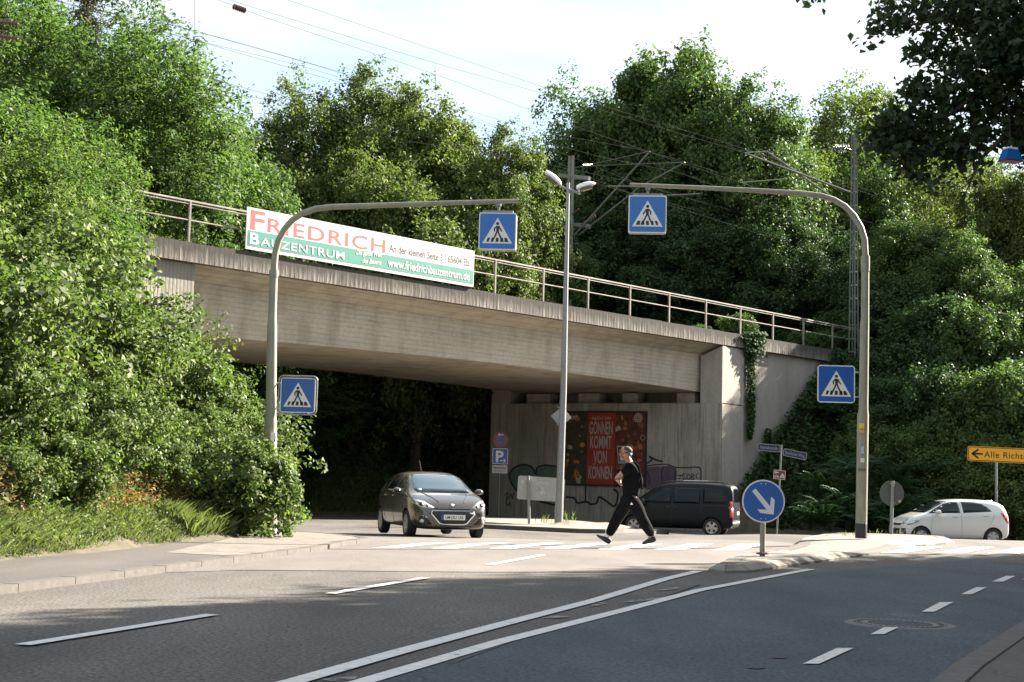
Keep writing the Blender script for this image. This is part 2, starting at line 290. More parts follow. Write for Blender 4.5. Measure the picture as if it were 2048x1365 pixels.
# ------------------------------------------------------------------ mesh helpers
class MB:
    def __init__(s): s.v = []; s.f = []; s.mi = []; s.cm = 0
    def add(s, vs, fs):
        o = len(s.v); s.v += [Vector(v) for v in vs]; s.f += [tuple(i + o for i in f) for f in fs]; s.mi += [s.cm] * len(fs); return s
    def box(s, c, size, rot=0, mtx=None):
        hx, hy, hz = size[0] / 2, size[1] / 2, size[2] / 2
        pts = [Vector((x, y, z)) for x in (-hx, hx) for y in (-hy, hy) for z in (-hz, hz)]
        m = mtx if mtx is not None else Matrix.Rotation(rot, 4, 'Z')
        pts = [m @ p + (Vector(c) if mtx is None or c else Vector()) for p in pts]
        return s.add(pts, [(0, 1, 3, 2), (4, 6, 7, 5), (0, 4, 5, 1), (2, 3, 7, 6), (0, 2, 6, 4), (1, 5, 7, 3)])
    def hexa(s, b4, t4):
        return s.add(list(b4) + list(t4), [(3, 2, 1, 0), (4, 5, 6, 7), (0, 1, 5, 4), (1, 2, 6, 5), (2, 3, 7, 6), (3, 0, 4, 7)])
    def tube(s, pts, rad, seg=10, cap=True):
        pts = [Vector(p) for p in pts]; n = len(pts)
        if not hasattr(rad, '__len__'): rad = [rad] * n
        vs = []; fs = []; prev = None
        for i, p in enumerate(pts):
            d = (pts[min(i + 1, n - 1)] - pts[max(i - 1, 0)]).normalized()
            if prev is None:
                a = d.orthogonal().normalized()
            else:
                a = (prev - d * prev.dot(d)).normalized()
            prev = a; b = d.cross(a)
            for k in range(seg):
                q = 2 * math.pi * k / seg; vs.append(p + (a * math.cos(q) + b * math.sin(q)) * rad[i])
        for i in range(n - 1):
            for k in range(seg):
                k2 = (k + 1) % seg; fs.append((i * seg + k, i * seg + k2, (i + 1) * seg + k2, (i + 1) * seg + k))
        if cap:
            fs.append(tuple(range(seg - 1, -1, -1))); fs.append(tuple((n - 1) * seg + k for k in range(seg)))
        return s.add(vs, fs)
    def lathe(s, prof, M=Matrix(), seg=24):
        vs = []; fs = []; n = len(prof)
        for k in range(seg):
            q = 2 * math.pi * k / seg
            for (r, z) in prof: vs.append(M @ Vector((r * math.cos(q), r * math.sin(q), z)))
        for k in range(seg):
            k2 = (k + 1) % seg
            for i in range(n - 1): fs.append((k * n + i, k2 * n + i, k2 * n + i + 1, k * n + i + 1))
        return s.add(vs, fs)
    def prism(s, pts, th, M=Matrix()):
        """outline in local (x,z), front face at local y=0, thickness th towards +y"""
        n = len(pts)
        vs = [M @ Vector((x, 0, z)) for x, z in pts] + [M @ Vector((x, th, z)) for x, z in pts]
        fs = [tuple(range(n)), tuple(range(2 * n - 1, n - 1, -1))] + [(i, i + n, (i + 1) % n + n, (i + 1) % n) for i in range(n)]
        return s.add(vs, fs)
    def stroke(s, pts, wd, th, M=Matrix()):
        for a, b in zip(pts[:-1], pts[1:]):
            a = Vector(a); b = Vector(b); d = (b - a)
            if d.length < 1e-6: continue
            d.normalize(); n = Vector((-d.y, d.x)) * wd / 2; e = d * wd * .3
            s.prism([tuple(a - n - e), tuple(b - n + e), tuple(b + n + e), tuple(a + n - e)], th, M)
        return s
    def build(s, name, m, parent=None, smooth=False, loc=None):
        me = bpy.data.meshes.new(name); off = Vector(parent.location) if parent is not None and parent.get('_w') else Vector()
        if loc is not None: off = Vector(loc)
        if parent is not None and parent.get('_off'): off = Vector(parent['_off'])
        me.from_pydata([tuple(v - off) for v in s.v], [], s.f); me.validate()
        ms = m if isinstance(m, (list, tuple)) else [m]
        for x in ms: me.materials.append(x)
        if len(ms) > 1: me.polygons.foreach_set('material_index', s.mi[:len(me.polygons)])
        if smooth: me.polygons.foreach_set('use_smooth', [True] * len(me.polygons))
        bm = bmesh.new(); bm.from_mesh(me); bmesh.ops.recalc_face_normals(bm, faces=bm.faces); bm.to_mesh(me); bm.free()
        o = bpy.data.objects.new(name, me); COL.objects.link(o)
        if loc is not None: o.location = loc
        if parent is not None:
            o.parent = parent; o['_off'] = tuple(off)
        if smooth and len(me.polygons) < 60000:
            try: me.set_sharp_from_angle(angle=R_(40))
            except Exception: pass
        return o
def tag(o, label, cat, group=None):
    o['label'] = label; o['category'] = cat
    if group: o['group'] = group
    return o
def thing(name, label, cat, loc=(0, 0, 0), group=None, world=True):
    o = bpy.data.objects.new(name, None); COL.objects.link(o); o.location = loc; o.empty_display_size = .2
    if world: o['_off'] = tuple(loc)
    return tag(o, label, cat, group)
def struct(o): o['kind'] = 'structure'; return o
def stuff(o): o['kind'] = 'stuff'; return o
def raw_mesh(name, V, Q, m, attr=None, parent=None, loc=None):
    me = bpy.data.meshes.new(name); nv = len(V); nq = len(Q); k = Q.shape[1]
    me.vertices.add(nv); me.vertices.foreach_set('co', np.ascontiguousarray(V, dtype=np.float32).ravel())
    me.loops.add(nq * k); me.loops.foreach_set('vertex_index', np.ascontiguousarray(Q, dtype=np.int32).ravel())
    me.polygons.add(nq); me.polygons.foreach_set('loop_start', np.arange(0, nq * k, k, dtype=np.int32))
    me.materials.append(m); me.update(calc_edges=True)
    if attr is not None:
        a = me.attributes.new('rnd', 'FLOAT', 'FACE'); a.data.foreach_set('value', attr.astype(np.float32))
    o = bpy.data.objects.new(name, me); COL.objects.link(o)
    if parent is not None: o.parent = parent
    if loc is not None: o.location = loc
    return o
DG = bpy.context.evaluated_depsgraph_get
def text(s, size, m, Mx, parent, name='lettering', xs=1.0, bold=0.0, align='LEFT', th=.0008, shear=0, sp=1.0):
    cu = bpy.data.curves.new('txt', 'FONT'); cu.body = s; cu.size = size; cu.align_x = align; cu.extrude = th; cu.offset = bold * size
    cu.resolution_u = 3; cu.shear = shear; cu.space_character = sp
    ob = bpy.data.objects.new('txt', cu); COL.objects.link(ob)
    dg = DG(); dg.update(); me = bpy.data.meshes.new_from_object(ob.evaluated_get(dg)); me.name = name
    bpy.data.objects.remove(ob)
    K = Matrix(((xs, 0, 0, 0), (0, 0, 1, 0), (0, 1, 0, 0), (0, 0, 0, 1)))   # text plane -> local XZ
    K = Matrix(((xs, 0, 0, 0), (0, 0, -1, 0), (0, 1, 0, 0), (0, 0, 0, 1)))
    off = Vector(parent['_off']) if parent is not None and parent.get('_off') else Vector()
    me.transform(Matrix.Translation(-off) @ Mx @ K); me.materials.clear(); me.materials.append(m)
    o = bpy.data.objects.new(name, me); COL.objects.link(o)
    if parent is not None: o.parent = parent
    return o
def frame_at(origin, xdir, normal):
    """local x = xdir, local z = up, local -y = normal (front)"""
    x = Vector(xdir).normalized(); y = -Vector(normal).normalized(); z = x.cross(y).normalized()
    return Matrix.Translation(origin) @ Matrix((x, y, z)).transposed().to_4x4()
def face_cam(o, yaw=0):
    return Matrix.Translation(o) @ Matrix.Rotation(yaw, 4, 'Z')

# ------------------------------------------------------------------ ground, roads, pavements
def axis(lo_, hi_, step, far):
    a = list(np.arange(lo_, hi_ + 1e-6, step)); s_ = step
    x = a[-1]
    while x < far: s_ *= 1.35; x += s_; a.append(x)
    x = a[0]; s_ = step; pre = []
    while x > -far: s_ *= 1.35; x -= s_; pre.append(x)
    return np.array(pre[::-1] + a)
def grid_mesh(name, xs, ys, zf, m, mask=None):
    X, Y = np.meshgrid(xs, ys); Z = zf(X, Y); V = np.stack([X, Y, Z], -1).reshape(-1, 3)
    nx, ny = len(xs), len(ys); i, j = np.meshgrid(np.arange(nx - 1), np.arange(ny - 1)); a = (j * nx + i).ravel()
    Q = np.stack([a, a + 1, a + nx + 1, a + nx], -1)
    if mask is not None:
        c = V[Q].mean(1); Q = Q[mask(c[:, 0], c[:, 1])]
        used = np.unique(Q); re = np.zeros(len(V), int); re[used] = np.arange(len(used)); V = V[used]; Q = re[Q]
    o = raw_mesh(name, V, Q, m); o.data.polygons.foreach_set('use_smooth', [True] * len(o.data.polygons)); return o
struct(grid_mesh('ground', axis(-40, 45, .6, 900), axis(-6, 100, .6, 900), zterr, M_earth))
struct(grid_mesh('road', np.arange(-30, 70, .5), np.arange(-8, 90, .5), zroad, M_asph, lambda x, y: zterr(x, y) < zroad(x, y) + .25))
def sheet(name, pts, h, m, zf=zroad, step=.5, side=0.0, sidem=None, smooth=True):
    """flat-ish sheet over a ground outline, following the road surface, h above it, with a vertical side of depth `side`"""
    bm = bmesh.new(); vs = [bm.verts.new((p[0], p[1], 0)) for p in pts]; bm.faces.new(vs)
    xs = [p[0] for p in pts]; ys = [p[1] for p in pts]
    if step:
        for ax, a, b in ((0, min(xs), max(xs)), (1, min(ys), max(ys))):
            c = math.ceil(a / step) * step + .0137
            while c < b:
                co = (c, 0, 0) if ax == 0 else (0, c, 0); no = (1, 0, 0) if ax == 0 else (0, 1, 0)
                bmesh.ops.bisect_plane(bm, geom=bm.verts[:] + bm.edges[:] + bm.faces[:], plane_co=co, plane_no=no); c += step
    for v in bm.verts: v.co.z = float(zf(v.co.x, v.co.y)) + h
    for f in bm.faces:
        if f.normal.z < 0: f.normal_flip()
    bm.normal_update()
    if side:
        be = [e for e in bm.edges if e.is_boundary]
        r = bmesh.ops.extrude_edge_only(bm, edges=be); nv = [g for g in r['geom'] if isinstance(g, bmesh.types.BMVert)]
        for v in nv: v.co.z -= side
    me = bpy.data.meshes.new(name); bmesh.ops.recalc_face_normals(bm, faces=bm.faces)
    bm.to_mesh(me); bm.free(); me.materials.append(m)
    o = bpy.data.objects.new(name, me); COL.objects.link(o); return o
def ribbon(name, pl, wd, h, m, side=0.0, step=.5):
    pl = [Vector(p) for p in pl]; Lp = []
    for i, p in enumerate(pl):
        d = (pl[min(i + 1, len(pl) - 1)] - pl[max(i - 1, 0)]).normalized(); n = Vector((-d.y, d.x)) * wd / 2; Lp.append((p + n, p - n))
    mb = MB()
    def z_(p, dz): return Vector((p.x, p.y, float(zroad(p.x, p.y)) + dz))
    for (a, b), (c, d) in zip(Lp[:-1], Lp[1:]):
        K = max(1, int((a - c).length / step))
        for k in range(K):
            f0, f1 = k / K, (k + 1) / K; q = [a.lerp(c, f0), b.lerp(d, f0), b.lerp(d, f1), a.lerp(c, f1)]
            if side: mb.hexa([z_(v, h - side) for v in q], [z_(v, h) for v in q])
            else: mb.add([z_(v, h) for v in q], [(0, 1, 2, 3)])
    return struct(mb.build(name, m))
def gp(*l, z=0): return [tuple(G(x, y, z)[:2]) for x, y in l]
def strip_pts(pl, wd):
    pl = [Vector(p) for p in pl]; L = []; Rr = []
    for i, p in enumerate(pl):
        d = (pl[min(i + 1, len(pl) - 1)] - pl[max(i - 1, 0)]).normalized(); n = Vector((-d.y, d.x)) * wd / 2
        L.append(tuple(p + n)); Rr.append(tuple(p - n))
    return L + Rr[::-1]
def crest(px, py, z=0.0):
    """ground point for a pixel, iterated on the road surface"""
    q = G(px, py, z)
    for _ in range(30):
        q2 = G(px, py, float(zroad(q.x, q.y)) + z); q = q.lerp(q2, .5)
        if q.y > 60 or q.y < 0: break
    return q
def cp(*l, z=0): return [tuple(crest(x, y, z)[:2]) for x, y in l]

struct(sheet('road_surface', cp((-500, 1170), (500, 1141), (1000, 1146), (1405, 1143)) + [(2.6, 18.5), (4.9, 24), (5.6, 27), (4.0, 31), (-1, 33), (-3.2, 28), (-2.6, 22), (-9, 18)], .004, M_asph_l, step=1))
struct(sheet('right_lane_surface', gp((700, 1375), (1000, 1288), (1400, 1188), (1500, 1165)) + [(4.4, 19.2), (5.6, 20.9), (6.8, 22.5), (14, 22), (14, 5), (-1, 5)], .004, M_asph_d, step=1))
# left footway: kerb, asphalt part and paved part
KL = [(-6.5, -2)] + gp((-330, 1236), (0, 1190), (230, 1160), (640, 1103)) + [(-2.48, 22.6), (-2.25, 24.0), (-2.5, 25.4), (-3.2, 27.2), (-4.3, 29.5), (-6.9, 35.5), (-8.6, 39.6)]
BE = [(-9.5, 41), (-7.7, 36), (-5.2, 30), (-4.3, 27.5), (-4.4, 24.6), (-5.05, 20), (-5.6, 15.6), (-6.5, 8), (-7.5, -2)]
KLin = [(x - .16, y + .02) for x, y in KL]
struct(sheet('left_pavement', KLin[:4] + [KLin[4]] + [(-4.0, 17.0)][:0] + [tuple(G(640, 1094)[:2])][:0] + KLin[5:] + BE, .06, M_asph_w, side=.2))
struct(sheet('left_pavement_pavers', [tuple(G(448, 1112, .06)[:2]), tuple(Vector(KLin[3]).lerp(Vector(KLin[4]), .62)), KLin[4], KLin[5], KLin[6], KLin[7], KLin[8], KLin[9], (-5.1, 30), (-4.2, 27.5), (-4.3, 24.6), tuple(G(330, 1106, .06)[:2])], .064, M_paver))
ribbon('left_kerb', [(x - .08, y) for x, y in KL], .15, .07, M_kerb, .2)
# kerb joints
mbj = MB()
def joints(pl, wd, h, every=1.0, name='kerb_joints'):
    mb = MB(); acc = .5
    for a, b in zip(pl[:-1], pl[1:]):
        a = Vector(a); b = Vector(b); L = (b - a).length; d = (b - a).normalized(); n = Vector((-d.y, d.x)); s_ = acc
        while s_ < L:
            p = a + d * s_; z = float(zroad(p.x, p.y))
            q = [p + n * (wd / 2 + .004) - d * .007, p - n * (wd / 2 + .004) - d * .007, p - n * (wd / 2 + .004) + d * .007, p + n * (wd / 2 + .004) + d * .007]
            mb.hexa([Vector((v.x, v.y, z + .01)) for v in q], [Vector((v.x, v.y, z + h + .003)) for v in q]); s_ += every
        acc = s_ - L
    return struct(mb.build(name, mat('joint_' + name, (.09, .08, .07), .9)))
joints([(x - .08, y) for x, y in KL[1:9]], .15, .07)
# right near corner footway
RCm = [(-1.5, -3), tuple(G(1640, 1600)[:2]), tuple(G(1912, 1365)[:2]), tuple(G(2048, 1270)[:2]), (8.0, 19.5), (11.5, 24), (14.5, 25), (40, 27)]
struct(sheet('right_pavement', [(x + .16, y) for x, y in RCm] + [(40, -3)], .09, M_asph_w, step=1.5, side=.2))
ribbon('right_kerb', [(x + .07, y) for x, y in RCm], .15, .10, M_kerb_d, .2)
# refuge island with kerb ring
ISL = [tuple(crest(*p)[:2]) for p in ((1418, 1143), (1450, 1147), (1500, 1146), (1600, 1131), (1700, 1117), (1760, 1107), (1830, 1094))] + [(8.9, 29.0), (9.2, 30.4), (8.9, 31.6), (8.1, 32.0), (7.2, 31.4), (6.4, 30.0), (5.5, 27.6), (4.95, 25.6)] + [tuple(crest(*p)[:2]) for p in ((1500, 1114), (1440, 1131))]
ic = Vector((0, 0))
for p in ISL: ic += Vector(p)
ic /= len(ISL)
def inset(pl, d):
    n = len(pl); o = []; area = sum(pl[i][0] * pl[(i + 1) % n][1] - pl[(i + 1) % n][0] * pl[i][1] for i in range(n)); sg = 1 if area > 0 else -1
    for i in range(n):
        a = Vector(pl[i - 1]); b = Vector(pl[i]); c = Vector(pl[(i + 1) % n]); t_ = ((b - a).normalized() + (c - b).normalized()).normalized()
        nn = Vector((-t_.y, t_.x)) * sg; o.append(tuple(b + nn * d))
    return o
ISL2 = inset(ISL, .32)
def isl_h(x, y):   # raised nose and raised rear, low passage where the crossing runs through
    return .095 - .055 * float(sst(22.6, 23.4, y) * (1 - sst(25.8, 26.8, y)))
mb = MB(); n = len(ISL)
for i in range(n):
    a, b, c, d = ISL[i], ISL[(i + 1) % n], ISL2[(i + 1) % n], ISL2[i]
    K = max(1, int((Vector(b) - Vector(a)).length / .5))
    for k in range(K):
        f0, f1 = k / K, (k + 1) / K
        o0 = Vector(a).lerp(Vector(b), f0); o1 = Vector(a).lerp(Vector(b), f1); i0 = Vector(d).lerp(Vector(c), f0); i1 = Vector(d).lerp(Vector(c), f1)
        mb.cm = 0 if rnd.random() < .6 else 1
        def zz(p, h): return Vector((p.x, p.y, float(zroad(p.x, p.y)) + h))
        m0 = o0.lerp(i0, .35); m1 = o1.lerp(i1, .35)
        mb.add([zz(o0, -.05), zz(o1, -.05), zz(o1, .03), zz(o0, .03), zz(m1, isl_h(m1.x, m1.y)), zz(m0, isl_h(m0.x, m0.y)), zz(i1, isl_h(i1.x, i1.y) + .006), zz(i0, isl_h(i0.x, i0.y) + .006)],
               [(0, 1, 2, 3), (3, 2, 4, 5), (5, 4, 6, 7)])
        dv = (o1 - o0).normalized() * .011; jt = [zz(o0, .033), zz(m0, isl_h(m0.x, m0.y) + .004), zz(i0, isl_h(i0.x, i0.y) + .010)]; dv3 = Vector((dv.x, dv.y, 0))
        mbj.add([v - dv3 * .5 for v in jt] + [v + dv3 * .5 for v in jt] + [jt[0] - Vector((0, 0, .06)) - dv3 * .5, jt[0] - Vector((0, 0, .06)) + dv3 * .5], [(0, 3, 4, 1), (1, 4, 5, 2), (6, 7, 3, 0)])
struct(mbj.build('island_kerb_joints', mat('joint_dark', (.05, .045, .04), .95)))
struct(mb.build('island_kerb', [M_kerb, mat('kerb_pale', (.21, .19, .155), .85, var=.2, scale=8, bump=.2)]))
struct(sheet('island_paving', inset(ISL, .30), 0, M_paver, zf=lambda x, y: float(zroad(x, y)) + isl_h(x, y) + .0, step=.4))
# far island in front of the abutment
FI = [(-1.6, 42.6), (-.3, 41.6), (1.0, 40.6), (2.0, 39.8), (2.7, 40.0), (3.3, 41.5), (3.9, 44.5), (5.6, 50.5), (5.0, 56), (.5, 62.5), (-2.2, 63), (-2.6, 56), (-2.4, 48)]
def fz(x, y):
    b = .12 + .14 * math.exp(-((x + .9) ** 2 + (y - 44.2) ** 2) / .9) + .17 * math.exp(-((x - 1.95) ** 2 + (y - 43.0) ** 2) / .35) + .13 * math.exp(-((x - 3.1) ** 2 + (y - 45) ** 2) / .5)
    return float(zroad(x, y)) + b
struct(sheet('far_pavement', inset(FI, .14), 0, M_dust, zf=fz, step=.3))
struct(sheet('far_kerb', FI, .115, M_kerb_d, step=.5, side=.25))

# markings
def quad(name, pxs, m=M_paint, h=.010): return struct(sheet(name, cp(*pxs), h, m, step=.6))
xb = [742, 860, 975, 1080, 1194, 1306, 1421]; xt = [872, 978, 1084, 1180, 1278, 1377, 1475]
mbs = []
for i in range(7):
    wb_ = 52 + i * 1.6; wt_ = 43 + i * 1.2
    yb = 1099 + (i - 2) * .6; yt = 1086.5 + i * .5
    if i == 6: yb, yt = 1102, 1089.7
    mbs.append(cp((xb[i], yb), (xb[i] + wb_, yb), (xt[i] + wt_, yt), (xt[i], yt)))
for q in ([(1759, 1107), (1809, 1107), (1888, 1095), (1834, 1095)], [(1862.5, 1108), (1926, 1108), (1989, 1095.5), (1937.6, 1096)],
          [(1973, 1108.5), (2038, 1108.5), (2095, 1096), (2042, 1096)], [(2085, 1109), (2150, 1109), (2200, 1097), (2146, 1097)]): mbs.append(cp(*q))
for q in mbs: struct(sheet('crossing_stripe', q, .010, M_paint, step=.7))
for a, b in [((45, 1293.5), (424, 1232)), ((660, 1190), (852, 1157.5)), ((978, 1131.5), (1084, 1112))]:
    ribbon('lane_dash', cp(a, b), .11, .012, M_paint)
ribbon('edge_line', gp((520, 1384), (590, 1366), (800, 1306), (1000, 1252), (1185, 1204), (1330, 1160), (1396, 1144)), .13, .010, M_paint)
ribbon('edge_line', gp((600, 1400), (730, 1366), (1000, 1286), (1250, 1222), (1400, 1182), (1500, 1163), (1622, 1140)), .12, .010, M_paint)
for q in ([(1605, 1332), (1638, 1332), (1707, 1300), (1674, 1300)], [(1741, 1272), (1768, 1272), (1797, 1258), (1768, 1258)], [(1843, 1226.5), (1869, 1226.5), (1907, 1207), (1880, 1207)],
          [(1922, 1191), (1944, 1191), (1974, 1177), (1952, 1177)], [(1984, 1165.5), (2007, 1165.5), (2031, 1154), (2012, 1154)], [(2045, 1161), (2070, 1161), (2090, 1153), (2068, 1153)]):
    quad('lane_dash', q, h=.012)
for q in ([(1080, 1238), (1120, 1233), (1140, 1236), (1100, 1240)], [(1178, 1213), (1200, 1207), (1215, 1209), (1195, 1214)], [(1182, 1232), (1250, 1221), (1262, 1224), (1195, 1235)], [(1250, 1205), (1330, 1196), (1322, 1200), (1262, 1207)],
          [(1060, 1263), (1118, 1257), (1110, 1262), (1070, 1266)], [(1310, 1183), (1355, 1176), (1360, 1179), (1320, 1184)], [(640, 1362), (715, 1356), (710, 1362), (660, 1366)]):
    struct(sheet('worn_marking', gp(*q), .009, M_paint_old, step=0))
# joint across the road and old cut lines
M_tar = mat('tar_joint', (.035, .034, .033), .8)
for a in ([(440, 1141), (1000, 1145), (1405, 1141)], [(0, 1268), (300, 1200), (500, 1172)][:0]):
    if a: ribbon('tar_seam', cp(*a), .025, .0075, M_tar)
ribbon('tar_seam', gp((900, 1330), (1040, 1278), (1170, 1240), (1290, 1208), (1400, 1170)), .03, .0075, M_tar)
for q in ([(1537, 1318), (1560, 1316), (1578, 1318), (1560, 1320)], [(1492, 1339), (1515, 1336.5), (1535, 1339), (1515, 1341)]):
    struct(sheet('dark_spot', gp(*q), .009, M_tar, step=0))  # small flat dark marks on the asphalt, sharing the seam material
# manhole
mc = G(1800, 1250); mh = thing('manhole_cover', 'round iron manhole cover with concrete filling in the shaded right lane', 'manhole cover', (mc.x, mc.y, 0))
T = Matrix.Translation((mc.x, mc.y, 0))
M_iron = mat('cast_iron', (.10, .10, .10), .45, metal=.5, var=.3, scale=20)
MB().lathe([(.43, .004), (.42, .010), (.36, .012), (.355, .006)], T, 40).build('surround', mat('manhole_ring', (.12, .12, .118), .8, var=.2), mh)
MB().lathe([(.345, .006), (.34, .014), (.31, .014), (.305, .006)], T, 40).build('frame', M_iron, mh)
ml = MB().lathe([(.298, .006), (.295, .013), (.262, .013), (.258, .009), (0, .009)], T, 40); cv = ml.build('cover', M_iron, mh)
MB().lathe([(.25, .009), (.245, .0125), (0, .0125)], T, 30).build('filling', M_asph_d, cv)
mr_ = MB()
for k in range(44):
    q = 2 * math.pi * k / 44; mr_.box((mc.x + .322 * math.cos(q), mc.y + .322 * math.sin(q), .0145), (.022, .012, .004), q)
mr_.build('teeth', M_black, cv)

# ------------------------------------------------------------------ railway bridge
br = thing('railway_bridge', 'long concrete railway bridge with weathered parapet spanning the road', 'bridge', tuple(B(0, 0, 0)))
tA, tB = -14.75, 11.15; T0, T1 = -19.0, 20.9
def bb(mb, t0, t1, l0, l1, z0, z1): mb.hexa([B(t0, l0, z0), B(t1, l0, z0), B(t1, l1, z0), B(t0, l1, z0)], [B(t0, l0, z1), B(t1, l0, z1), B(t1, l1, z1), B(t0, l1, z1)])
# fascia with its sloping slab behind, in casting lengths
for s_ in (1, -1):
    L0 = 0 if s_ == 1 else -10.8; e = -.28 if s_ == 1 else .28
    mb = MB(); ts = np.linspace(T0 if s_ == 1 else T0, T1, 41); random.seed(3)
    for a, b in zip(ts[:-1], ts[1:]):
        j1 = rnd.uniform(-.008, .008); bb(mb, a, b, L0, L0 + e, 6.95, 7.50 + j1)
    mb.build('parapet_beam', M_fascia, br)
mb = MB()
# deck with cantilever wings
prof = [(-.28, 6.97), (-.28, 7.42), (-10.52, 7.42), (-10.52, 6.97), (-9.75, 6.58), (-9.75, 6.5), (-1.05, 6.5), (-1.05, 6.58)]
t0, t1 = T0, 21
n = len(prof)
mb.add([B(t0, l, z) for l, z in prof] + [B(t1, l, z) for l, z in prof], [tuple(range(n)), tuple(range(2 * n - 1, n - 1, -1))] + [(i, i + n, (i + 1) % n + n, (i + 1) % n) for i in range(n)])
mb.build('deck', M_girder, br)
mb = MB(); ts = np.linspace(tA, tB, 27)
def soff(t): q = (t - tA) / (tB - tA); return 5.03 + .2 * math.sin(math.pi * q)
for a, b in zip(ts[:-1], ts[1:]):
    mb.add([B(a, -1.05, 6.52), B(b, -1.05, 6.52), B(b, -1.12, soff(b)), B(a, -1.12, soff(a)), B(a, -9.7, soff(a)), B(b, -9.7, soff(b)), B(b, -9.75, 6.52), B(a, -9.75, 6.52)],
           [(0, 1, 2, 3), (3, 2, 5, 4), (4, 5, 6, 7)])
mb.build('girder', M_girder, br)
# ballast
mb = MB(); bb(mb, T0, T1 + 40, -1.0, -9.8, 7.425, 7.62); bb(mb, T0 - 60, T0, -1.0, -9.8, 6.8, 7.62)
mb.build('ballast', mat('ballast', (.16, .13, .11), .95, var=.5, scale=20, bump=.8), br)
mb = MB()
for lt in (-2.6, -4.05, -6.8, -8.25): bb(mb, T0 - 60, T1 + 40, lt, lt - .07, 7.64, 7.80)
mb.build('track_rail', mat('rail_rust', (.16, .08, .05), .6, var=.3), br)
# left abutment
mb = MB(); bb(mb, -19.0, -14.75, -.2, -2.4, -1.5, 6.93); bb(mb, -19.0, -14.8, -.9, -10.5, -1.5, 6.45)
mb.build('abutment', M_wing, br)
# right abutment: lower wall, bearing shelf, back wall, pilaster, wing wall
WN = Vector((8.67, 59.35, 0)); WF = Vector((-.84, 64.7, 0)); WD = (WF - WN).normalized(); WNrm = Vector((-WD.y, WD.x, 0))
if WNrm.y > 0: WNrm = -WNrm
def Wp(u, z, off=0): return WN + WD * u + WNrm * off + Vector((0, 0, z))
WL = (WF - WN).length
ab = MB(); back = -3.2
ab.hexa([Wp(0, -1.6), Wp(WL, -1.6), Wp(WL, -1.6, back), Wp(0.9, -1.6, back)], [Wp(0, 4.55), Wp(WL, 4.55), Wp(WL, 4.55, back), Wp(0.9, 4.55, back)])
ar = ab.build('abutment', M_cwall, br)
mb = MB(); mb.hexa([Wp(.95, 4.552, -1.6), Wp(WL, 4.552, -1.6), Wp(WL, 4.552, -3.0), Wp(.95, 4.552, -3.0)], [Wp(.95, 6.6, -1.6), Wp(WL, 6.6, -1.6), Wp(WL, 6.6, -3.0), Wp(.95, 6.6, -3.0)])
mb.build('back_wall', M_cwall, br)
mb = MB(); mb.hexa([Wp(WL - .9, 4.553, -.02), Wp(WL, 4.553, -.02), Wp(WL, 4.553, -1.5), Wp(WL - .9, 4.553, -1.5)], [Wp(WL - .9, 6.5, -.02), Wp(WL, 6.5, -.02), Wp(WL, 6.5, -1.5), Wp(WL - .9, 6.5, -1.5)])
mb.build('cheek_wall', M_pilaster, br)
for (x0, x1) in ((1055, 1100), (1158, 1200), (1246, 1276), (1355, 1390)):
    a = PLN(x0, 800, Wp(0, 0, -.35), WNrm); b = PLN(x1, 800, Wp(0, 0, -.35), WNrm); ua = (a - WN).dot(WD); ub = (b - WN).dot(WD)
    m_ = MB(); m_.hexa([Wp(ua, 4.551, -.3), Wp(ub, 4.551, -.3), Wp(ub, 4.551, -1.1), Wp(ua, 4.551, -1.1)], [Wp(ua, 5.0, -.3), Wp(ub, 5.0, -.3), Wp(ub, 5.0, -1.1), Wp(ua, 5.0, -1.1)])
    m_.build('bearing_block', M_pilaster, br)
# pilaster in front
pf = B(11.15, -.2, 0)
mb = MB(); mb.hexa([WN + Vector((0, 0, 4.555)), B(13.0, -.2, 4.555), B(13.0, -1.9, 4.555), Wp(.95, 4.555)], [WN + Vector((0, 0, 6.90)), B(13.0, -.2, 6.90), B(13.0, -1.9, 6.55), Wp(.95, 6.50)])
mb.build('pilaster', M_pilaster, br)
mb = MB(); mb.hexa([WN + Vector((0.01, -.01, -1.6)), B(12.98, -.2, -1.6), B(12.98, -3, -1.6), Wp(.9, -1.6, -2)], [WN + Vector((0.01, -.01, 4.52)), B(12.98, -.2, 4.52), B(12.98, -3, 4.52), Wp(.9, 4.52, -2)])
mb.build('pilaster', M_pilaster, br)
mb = MB(); bb(mb, 13.03, 21.2, -.26, -2.6, -1.6, 6.93)
mb.build('wing_wall', M_wing, br)
# railing
rl = MB()
for z0, r_ in ((8.68, .035), (8.60, .02)): rl.tube([B(T0 - 16, -.12, z0), B(22.5, -.12, z0)], r_, 6)
rail = rl.build('railing', M_rail, br)
rl = MB(); rl.tube([B(T0 - 16, -.12, 8.14), B(22.5, -.12, 8.14)], .024, 6); rl.build('middle_rail', M_rail, rail)
k = -11
tp0 = (P(1091, 598, 51.2) - N0).dot(D_)
while tp0 + k * 2.51 < 22.5:
    t_ = tp0 + k * 2.51; m_ = MB(); bb(m_, t_ - .03, t_ + .03, -.09, -.15, 7.45, 8.66); m_.build('post', M_rail, rail); k += 1

